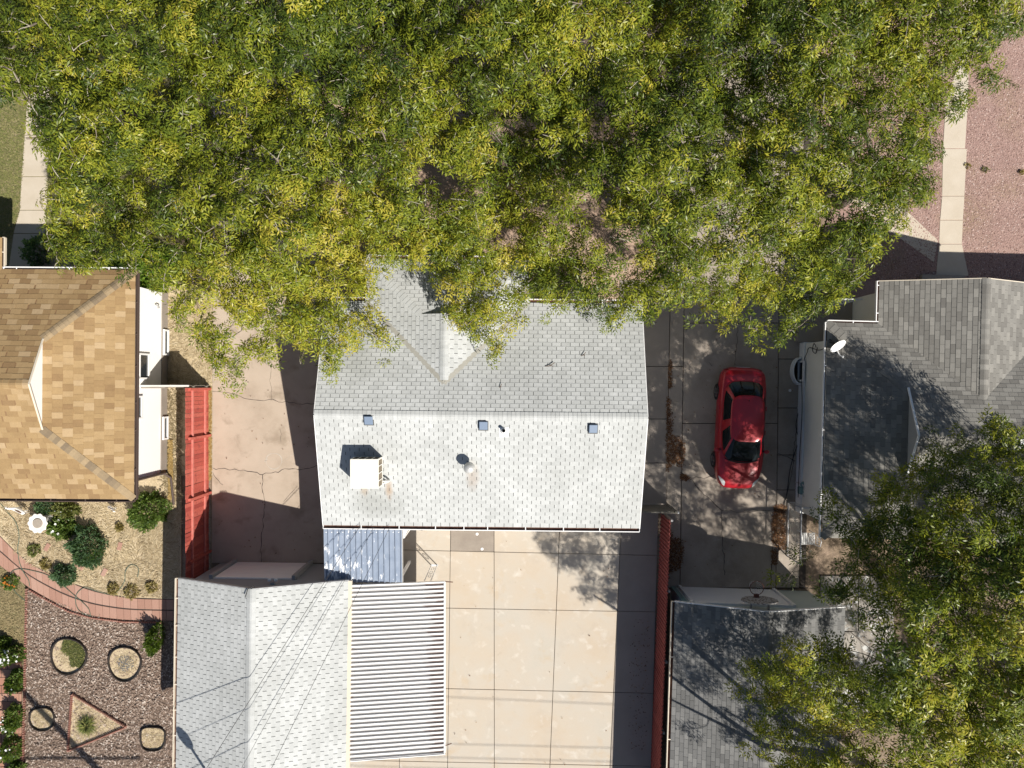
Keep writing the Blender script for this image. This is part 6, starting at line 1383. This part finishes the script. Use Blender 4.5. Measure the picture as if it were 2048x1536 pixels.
a = r.uniform(0, 2 * math.pi, n_); el = r.uniform(.25, 1.45, n_); L_ = r.uniform(.25, .5, n_); V = []
d = np.stack([np.cos(a) * np.cos(el), np.sin(a) * np.cos(el), np.sin(el)], 1); s_ = np.stack([-np.sin(a), np.cos(a), 0 * a], 1) * .009; b0 = np.array(tc) + np.array([0, 0, .03])
p1 = b0 + d * (L_ * .6)[:, None]; p2 = b0 + d * L_[:, None] * np.array([1.15, 1.15, .7]); b0 = b0 + d * .03
V = np.stack([b0 - s_, b0 + s_, p1 + s_, p1 - s_, p2], 1).reshape(-1, 3); i = np.arange(n_)[:, None] * 5
np_mesh('grass_tuft', V, np.concatenate([i + np.array([0, 1, 2]), i + np.array([0, 2, 3]), i + np.array([3, 2, 4])], 0), tint_mat('tuft_colour', [(0, (.06, .10, .02)), (.5, (.16, .19, .04)), (1, (.38, .34, .10))]), TB, np.repeat(r.random(n_), 5))
# scalloped brick edging of the mulch bed
def edging(label, pts):
    e = MB(); path = [P(*q) for q in pts]; 
    for a_, b_ in zip(path[:-1], path[1:]):
        d_ = b_ - a_; k = max(1, int(d_.length / .085))
        for i in range(k): e.lathe([(.038, -.05), (.038, .05), (.026, .085), (.004, .092)], a_ + d_ * ((i + .5) / k), 7)
    tag(e.build('scalloped_edging', 'edging'), label, 'edging')
edging('straight scalloped red edging between rose bushes and mulch', [(54, 1176), (53, 1250), (51, 1330), (49, 1430), (46, 1560)])
edging('curved scalloped red edging along the lower side of the brick path', [(60, 1180), (97, 1201), (140, 1223), (183, 1235), (247, 1243), (324, 1245)])
# ------------------------------------------------------------------ poles and wires
UP = thing('utility_pole', 'tall wooden utility pole with crossarm behind the mulch bed', 'pole', (-11.4, -18.9, 0))
MB().tube([(-11.4, -18.9, 0), (-11.4, -18.9, 12.8)], [.16, .11], 12).build('shaft', 'pole_wood', UP, smooth=True)
MB().beam((-12.4, -18.9, 12.2), (-10.4, -18.9, 12.2), .1, .12).build('crossarm', 'pole_wood', UP)
MB().beam((-13.9, -18.9, 7.0), (-9.4, -18.9, 7.0), .06, .08).build('crossarm', 'pole_wood', UP)
YL = thing('yard_light', 'slim yard light post behind the pale grey garage', 'lamp post', (-9.02, -14.04, 0))
MB().tube([(-9.02, -14.04, 0), (-9.02, -14.04, 5.7)], [.07, .05], 10).build('post', 'grey_trim', YL)
MB().lathe([(.06, -.25), (.17, -.1), (.2, .1), (.12, .28), (.02, .33)], (-9.02, -14.04, 5.75), 14).build('lamp_head', 'grey_trim', YL, smooth=True)
def wire(px_a, za, px_b, zb, label, rad=.011, sag=.18):
    a_, b_ = P(*px_a, za), P(*px_b, zb); pts = [a_.lerp(b_, t) - Vector((0, 0, sag * 4 * t * (1 - t))) for t in np.linspace(0, 1, 24)]
    tag(MB().tube(pts, rad, 5).build('overhead_wire', 'cable'), label, 'wire', 'service wires to the grey house')
wire((720, 1052), 2.82, (29, 2141), 7.05, 'thick service wire crossing the garage ridge', .009, .12)
wire((748, 1053), 2.82, (150, 2141), 7.05, 'thin service wire between the thick wire and the garage eave', .006, .12)
wire((780, 1054), 2.82, (245, 2141), 7.05, 'service wire crossing the lower half of the garage roof', .008, .12)
for k, (y, z, dy_) in enumerate(((-17.0, 8.9, .9), (-18.7, 8.3, .5), (-19.25, 8.35, .5), (-19.7, 8.4, .5), (-20.6, 7.6, .8))):
    pts = [Vector((x, y - dy_ * (x + 13.6) / 20, z - .25 * math.sin(math.pi * max(0, min(1, (x + 13.6) / 40))))) for x in np.linspace(-13.6, 26, 20)]
    tag(MB().tube(pts, .011, 5).build('overhead_wire', 'cable'), 'street power line running along the alley behind the patio', 'wire', 'power lines along the alley')

# ------------------------------------------------------------------ trees
def make_sprays(seed, n_proto=10, n_leaf=(7, 10), LL=(0.21, 0.33), lw=0.27, lf=(0.11, 0.16)):
    """prototype twig ends: pinnate leaves radiating around +z, drooping at their tips; quads of 4 verts"""
    r = np.random.default_rng(seed); out = []
    for _ in range(n_proto):
        V = []; T_ = []
        k = r.integers(*n_leaf)
        for i in range(k):
            az_ = 2 * math.pi * (i + r.uniform(-.3, .3)) / k; el = r.uniform(.0, .95); L_ = r.uniform(*LL)
            h = np.array([math.cos(az_), math.sin(az_), 0]); up = np.array([0, 0, 1.0])
            def pos(t): return h * (L_ * t * math.cos(el * (1 - .35 * t))) + up * (L_ * (t * math.sin(el) - .55 * t * t))
            side = np.array([-math.sin(az_), math.cos(az_), 0])
            for t, sd2 in ((.35, -1), (.38, 1), (.68, -1), (.71, 1), (.92, 0)):
                p = pos(t); tan = pos(min(t + .05, 1.05)) - pos(t - .05); tan /= np.linalg.norm(tan)
                ang = sd2 * r.uniform(.65, 1.0); d = tan * math.cos(ang) + side * math.sin(ang); d += r.normal(0, .14, 3) + np.array([0, 0, -.12]); d /= np.linalg.norm(d)
                n_ = np.cross(d, np.cross(up + r.normal(0, .35, 3), d)); n_ /= np.linalg.norm(n_); s_ = np.cross(d, n_); l_ = r.uniform(*lf); w_ = l_ * lw * r.uniform(.8, 1.15)
                V += [p, p + d * l_ * .42 + s_ * w_ * .5 + n_ * l_ * .05, p + d * l_ - n_ * l_ * .10, p + d * l_ * .42 - s_ * w_ * .5 + n_ * l_ * .05]; T_.append(r.normal(0, .12))
        out.append((np.array(V), np.repeat(np.array(T_), 4)))
    return out
SPR = make_sprays(3)
ASH = leaf_mat('ash_leaf', [(0, (0.028, 0.048, 0.010)), (0.3, (0.078, 0.112, 0.014)), (0.55, (0.165, 0.196, 0.018)), (0.8, (0.290, 0.295, 0.026)), (1, (0.39, 0.335, 0.045))], trans=.20, rough=.38)
UPPER = [(-300, -260), (-300, 240), (0, 225), (40, 190), (56, 160), (50, 260), (92, 300), (100, 360), (85, 440), (105, 530), (180, 540), (262, 545), (300, 575), (352, 592), (345, 640), (405, 690), (430, 735), (462, 782), (485, 765), (492, 735), (520, 742), (548, 715), (590, 716), (600, 748), (632, 722), (665, 758), (690, 735), (660, 700), (720, 712), (742, 690), (782, 690), (770, 655), (705, 620), (760, 575),
         (850, 545), (880, 580), (895, 640), (925, 660), (960, 678), (985, 728), (1010, 690), (1050, 640), (1058, 592), (1110, 620), (1150, 620), (1180, 640), (1212, 672), (1240, 640), (1290, 655), (1320, 615), (1370, 620), (1420, 600), (1460, 650), (1490, 640), (1505, 692), (1545, 640), (1588, 672), (1600, 625), (1650, 640), (1690, 590), (1740, 540),
         (1775, 480), (1815, 462), (1840, 420), (1870, 410), (1860, 370), (1892, 300), (1870, 235), (1925, 240), (1940, 200), (1930, 160), (1960, 130), (1975, 180), (2025, 160), (2020, 120), (1985, 100), (2045, 60), (2035, 0), (2060, -260)]
GAPS = [(880, 345, 26), (893, 392, 24), (915, 360, 18), (850, 360, 16), (1180, 415, 30), (1225, 465, 24), (1170, 500, 22), (1265, 505, 26), (1085, 410, 20), (1130, 450, 16), (440, 470, 20), (1255, 560, 14), (1165, 560, 18), (930, 215, 20), (1020, 250, 22), (450, 640, 20), (470, 690, 22), (510, 670, 18), (420, 600, 16), (580, 610, 14),
        (330, 585, 14), (1400, 470, 20), (1700, 420, 26), (1660, 90, 18), (800, 560, 30), (840, 590, 26), (1480, 600, 10), (1720, 330, 14), (1790, 300, 12)]
RIGHT = [(2650, 1120), (2300, 1010), (2130, 945), (2048, 868), (1995, 838), (1950, 850), (1930, 880), (1895, 872), (1870, 900), (1835, 935), (1770, 960), (1740, 945), (1700, 975), (1655, 985), (1625, 965), (1618, 985), (1650, 1010), (1640, 1045), (1690, 1080), (1640, 1085), (1600, 1112), (1582, 1140), (1560, 1158), (1590, 1180), (1600, 1210), (1690, 1205), (1700, 1250), (1690, 1275), (1600, 1270), (1560, 1290), (1530, 1320), (1490, 1330), (1500, 1372), (1492, 1400), (1520, 1430), (1500, 1455), (1530, 1480), (1530, 1510), (1545, 1536), (1530, 1600), (1520, 1660), (1580, 1740), (1700, 1800), (2650, 1800)]
RGAPS = [(a_, b_, c_ * .72) for a_, b_, c_ in [(1735, 1270, 40), (1720, 1320, 38), (1750, 1310, 30), (1775, 1240, 20), (1905, 1240, 24), (1945, 1270, 20), (1740, 1395, 30), (1700, 1410, 22), (1770, 1500, 34), (1720, 1520, 30), (1580, 1510, 36), (1630, 1500, 24), (1830, 980, 18), (1860, 1000, 22), (1920, 970, 16), (1990, 1080, 18), (1880, 1090, 16), (1600, 1400, 16), (1850, 1150, 14)]]
def edge_dist(x, y, poly):
    a = np.array(poly, float); b = np.roll(a, -1, 0); d = b - a; t = np.clip(((x - a[:, 0]) * d[:, 0] + (y - a[:, 1]) * d[:, 1]) / ((d ** 2).sum(1) + 1e-9), 0, 1)
    return float(np.sqrt(((a + d * t[:, None] - np.array([x, y])) ** 2).sum(1)).min())
def grow(trees, poly, gaps, spacing, per, seed, zlo=5.2, name='ash_tree', group='', under=0.5, twigs_per=2, sparse=0.0):
    """trees: (trunk px, trunk py, crown radius m, top z, label). Clumps of leafy twig ends fill the crowns inside the outline; each belongs to its nearest tree."""
    r = np.random.default_rng(seed); P0 = np.array(poly)
    TX = [P(t[0], t[1], 6.5) for t in trees]
    gx, gy_ = np.meshgrid(np.arange(P0[:, 0].min(), P0[:, 0].max(), spacing), np.arange(P0[:, 1].min(), P0[:, 1].max(), spacing))
    gx = (gx + r.uniform(-.5, .5, gx.shape) * spacing).ravel(); gy_ = (gy_ + r.uniform(-.5, .5, gy_.shape) * spacing).ravel()
    clumps = []; 
    for layer in (0, 1):
        for x, y in zip(gx + r.normal(0, 8, gx.shape), gy_ + r.normal(0, 8, gy_.shape)):
            if layer == 1 and r.random() > under: continue
            if not in_poly(x, y, poly): continue
            if any((x - a) ** 2 + (y - b) ** 2 < (c * .92) ** 2 for a, b, c in gaps): continue
            k = (CAM_H - 6.8) / F_PX; X, Y = (x - 1024) * k, (768 - y) * k
            ds_ = [math.hypot(X - t.x, Y - t.y) / trees[i][2] for i, t in enumerate(TX)]; i = int(np.argmin(ds_)); d_ = ds_[i]
            zt_ = trees[i][3]; z = zlo + (zt_ - zlo) * max(0.0, 1 - d_ * d_ * .85) + r.normal(0, .36) + 1.1 * (vnoise(X + 50, Y + 50, 1.5, 8) - .5) - layer * r.uniform(.9, 1.7)
            rim = edge_dist(x, y, poly)
            if sparse and x < 1800 and vnoise(X + 9, Y + 9, 1.1, 4) < sparse: continue
            c = P(x, y, max(z, 4.3 if layer else 4.6)); clumps.append((i, c, r.uniform(.28, .52) if rim > 26 else -r.uniform(.2, .34), layer))
    roots = []; per_tree = [[] for _ in trees]
    for i, t in enumerate(trees): roots.append(thing(name, t[4], 'tree', (*(t[5] if len(t) > 5 else (TX[i].x, TX[i].y)), 0), group))
    for cl in clumps: per_tree[cl[0]].append(cl)
    for i, t in enumerate(trees):
        VV = []; TT = []; br = MB(); tw = MB(); base = Vector((*t[5], 0)) if len(t) > 5 else Vector((TX[i].x, TX[i].y, 0)); mid = Vector((TX[i].x, TX[i].y, 0)); fork = base + Vector((0, 0, 2.4))
        tr = MB(); tr.tube([base, base + Vector((.03, .02, 1.0)), fork], [.34, .25, .22], 10); tr.build('trunk', 'bark', roots[i], smooth=True)
        nl = 6; limbs = []
        for q in range(nl):
            a = 2 * math.pi * (q + r.uniform(-.2, .2)) / nl; e = mid + Vector((math.cos(a) * t[2] * .5, math.sin(a) * t[2] * .5, t[3] - 2.4 + r.normal(0, .3)))
            m_ = fork.lerp(e, .5) + Vector((r.normal(0, .2), r.normal(0, .2), .35)); br.tube(smooth_path([fork, m_, e], 4), [.13 - .10 * s_ / 8 for s_ in range(9)], 7); limbs.append((fork, m_, e))
        limbs.append((fork, fork + Vector((0, 0, 1.2)) + (mid - base) * .3, fork + (mid - base) + Vector((0.1, 0, t[3] - 3.8)))); br.tube([limbs[-1][0], limbs[-1][1], limbs[-1][2]], [.14, .1, .05], 7)
        nodes = np.array([l_[1].lerp(l_[2], f_) for l_ in limbs for f_ in (0.0, .35, .7, 1.0)])
        for _, c, rad, layer in sorted(per_tree[i], key=lambda q_: math.hypot(q_[1].x - base.x, q_[1].y - base.y)):
            b_ = Vector(nodes[int(np.argmin(((nodes - np.array(c)) ** 2).sum(1)))]); nodes = np.vstack([nodes, np.array(c)[None]]); ln_ = (b_ - c).length
            m_ = b_.lerp(c, .5) + Vector((r.normal(0, .1) * ln_, r.normal(0, .1) * ln_, -.12 * ln_)); dd_ = math.hypot(c.x - base.x, c.y - base.y) / t[2]; r0_ = max(.013, .045 * (1 - dd_))
            br.tube(smooth_path([b_, m_, c], 2), [r0_ - (r0_ - .010) * s_ / 4 for s_ in range(5)], 4, cap=False)
            hang = rad < 0; rad = abs(rad); out_ = np.array([c.x - base.x, c.y - base.y, 0.0]); out_ /= np.linalg.norm(out_) + 1e-6
            n_ = int(max(5, per * (rad / .40) ** 2)  * (1.0 if layer == 0 else .7)); nk = vnoise(c.x * 1.0, c.y * 1.0, 2.3, 5) - .5
            ctint = .47 + .36 * nk + .30 * (vnoise(c.x + 30, c.y + 30, 4.6, 2) - .5) + r.normal(0, .14)
            for k in range(n_):
                th_ = r.uniform(0, 2 * math.pi); cz = r.uniform(-.25, 1) ; sz_ = math.sqrt(max(0, 1 - cz * cz)); q = rad * r.uniform(.5, 1.4)
                o = np.array([sz_ * math.cos(th_), sz_ * math.sin(th_), cz * .72]); p = np.array(c) + o * q
                if hang: f_ = (k + .5) / n_; p = np.array(c) + out_ * (f_ - .35) * .75 + r.normal(0, .12, 3) - np.array([0, 0, .3 * f_ * f_])
                x, y = to_px(*p)
                if not in_poly(x, y, poly) and r.random() > .22: continue
                if any((x - a) ** 2 + (y - b) ** 2 < (g_ * .75) ** 2 for a, b, g_ in gaps) and r.random() > .12: continue
                V, Tt = SPR[r.integers(len(SPR))]
                zax = o * np.array([.8, .8, 1.0]) + np.array([0, 0, .75]) + r.normal(0, .25, 3); zax /= np.linalg.norm(zax)
                xa = np.cross(zax, r.normal(0, 1, 3)); xa /= np.linalg.norm(xa); ya = np.cross(zax, xa); M_ = np.stack([xa, ya, zax], 0)
                sc_ = r.uniform(.80, 1.15); VV.append(V @ M_ * sc_ + p); TT.append(np.clip(Tt + ctint + r.normal(0, .13), 0, 1))
                if k < twigs_per:
                    e = Vector(p + o * .10); tw.tube([c, c.lerp(e, .5) + Vector((0, 0, .05)), e], [.014, .010, .006], 4, cap=False)
        V = np.concatenate(VV); np_mesh('crown', V, np.arange(len(V)).reshape(-1, 4), ASH, roots[i], np.concatenate(TT))
        br.build('branches', 'bark', roots[i], smooth=True); tw.build('twigs', 'twig', roots[i])['kind'] = 'stuff'
    return roots
grow([(130, 150, 4.2, 8.6, 'ash tree whose crown hangs over the lawn pavement'), (470, 400, 4.0, 8.0, 'ash tree whose low branches reach over the driveway with cracked concrete', (-6.4, 5.6)), (560, -60, 4.2, 9.2, 'bright ash crown between the lawn tree and the front gable'),
      (760, 260, 4.0, 7.8, 'open ash crown hanging over the front gable of the grey house'), (1050, -30, 4.2, 9.0, 'tall dense ash crown beyond the front gable'), (1330, 320, 4.2, 8.2, 'ash tree whose branches hang over the grey roof corner and side walk'),
      (1660, 300, 4.0, 8.0, 'ash tree between the red car driveway and the gravel yard', (12.3, 6.9)), (1560, -60, 4.3, 9.0, 'dense ash crown at the head of the red car driveway', (5.0, 11.8)), (1880, -20, 3.2, 8.0, 'smaller ash crown whose tips hang over the pavement in the gravel')],
     UPPER, GAPS, 36, 7.0, 17, under=.8, group='row of ash trees in the front yards')
grow([(2010, 1270, 6.4, 9.8, 'spreading ash tree shading the charcoal house and the red car'), (1640, 1610, 3.4, 8.3, 'lower ash crown spreading over the charcoal garage roof', (12.3, -13.4))], RIGHT, RGAPS, 38, 6.8, 23, zlo=5.2, group='ash trees behind the charcoal house', twigs_per=2, under=.6, sparse=.19)
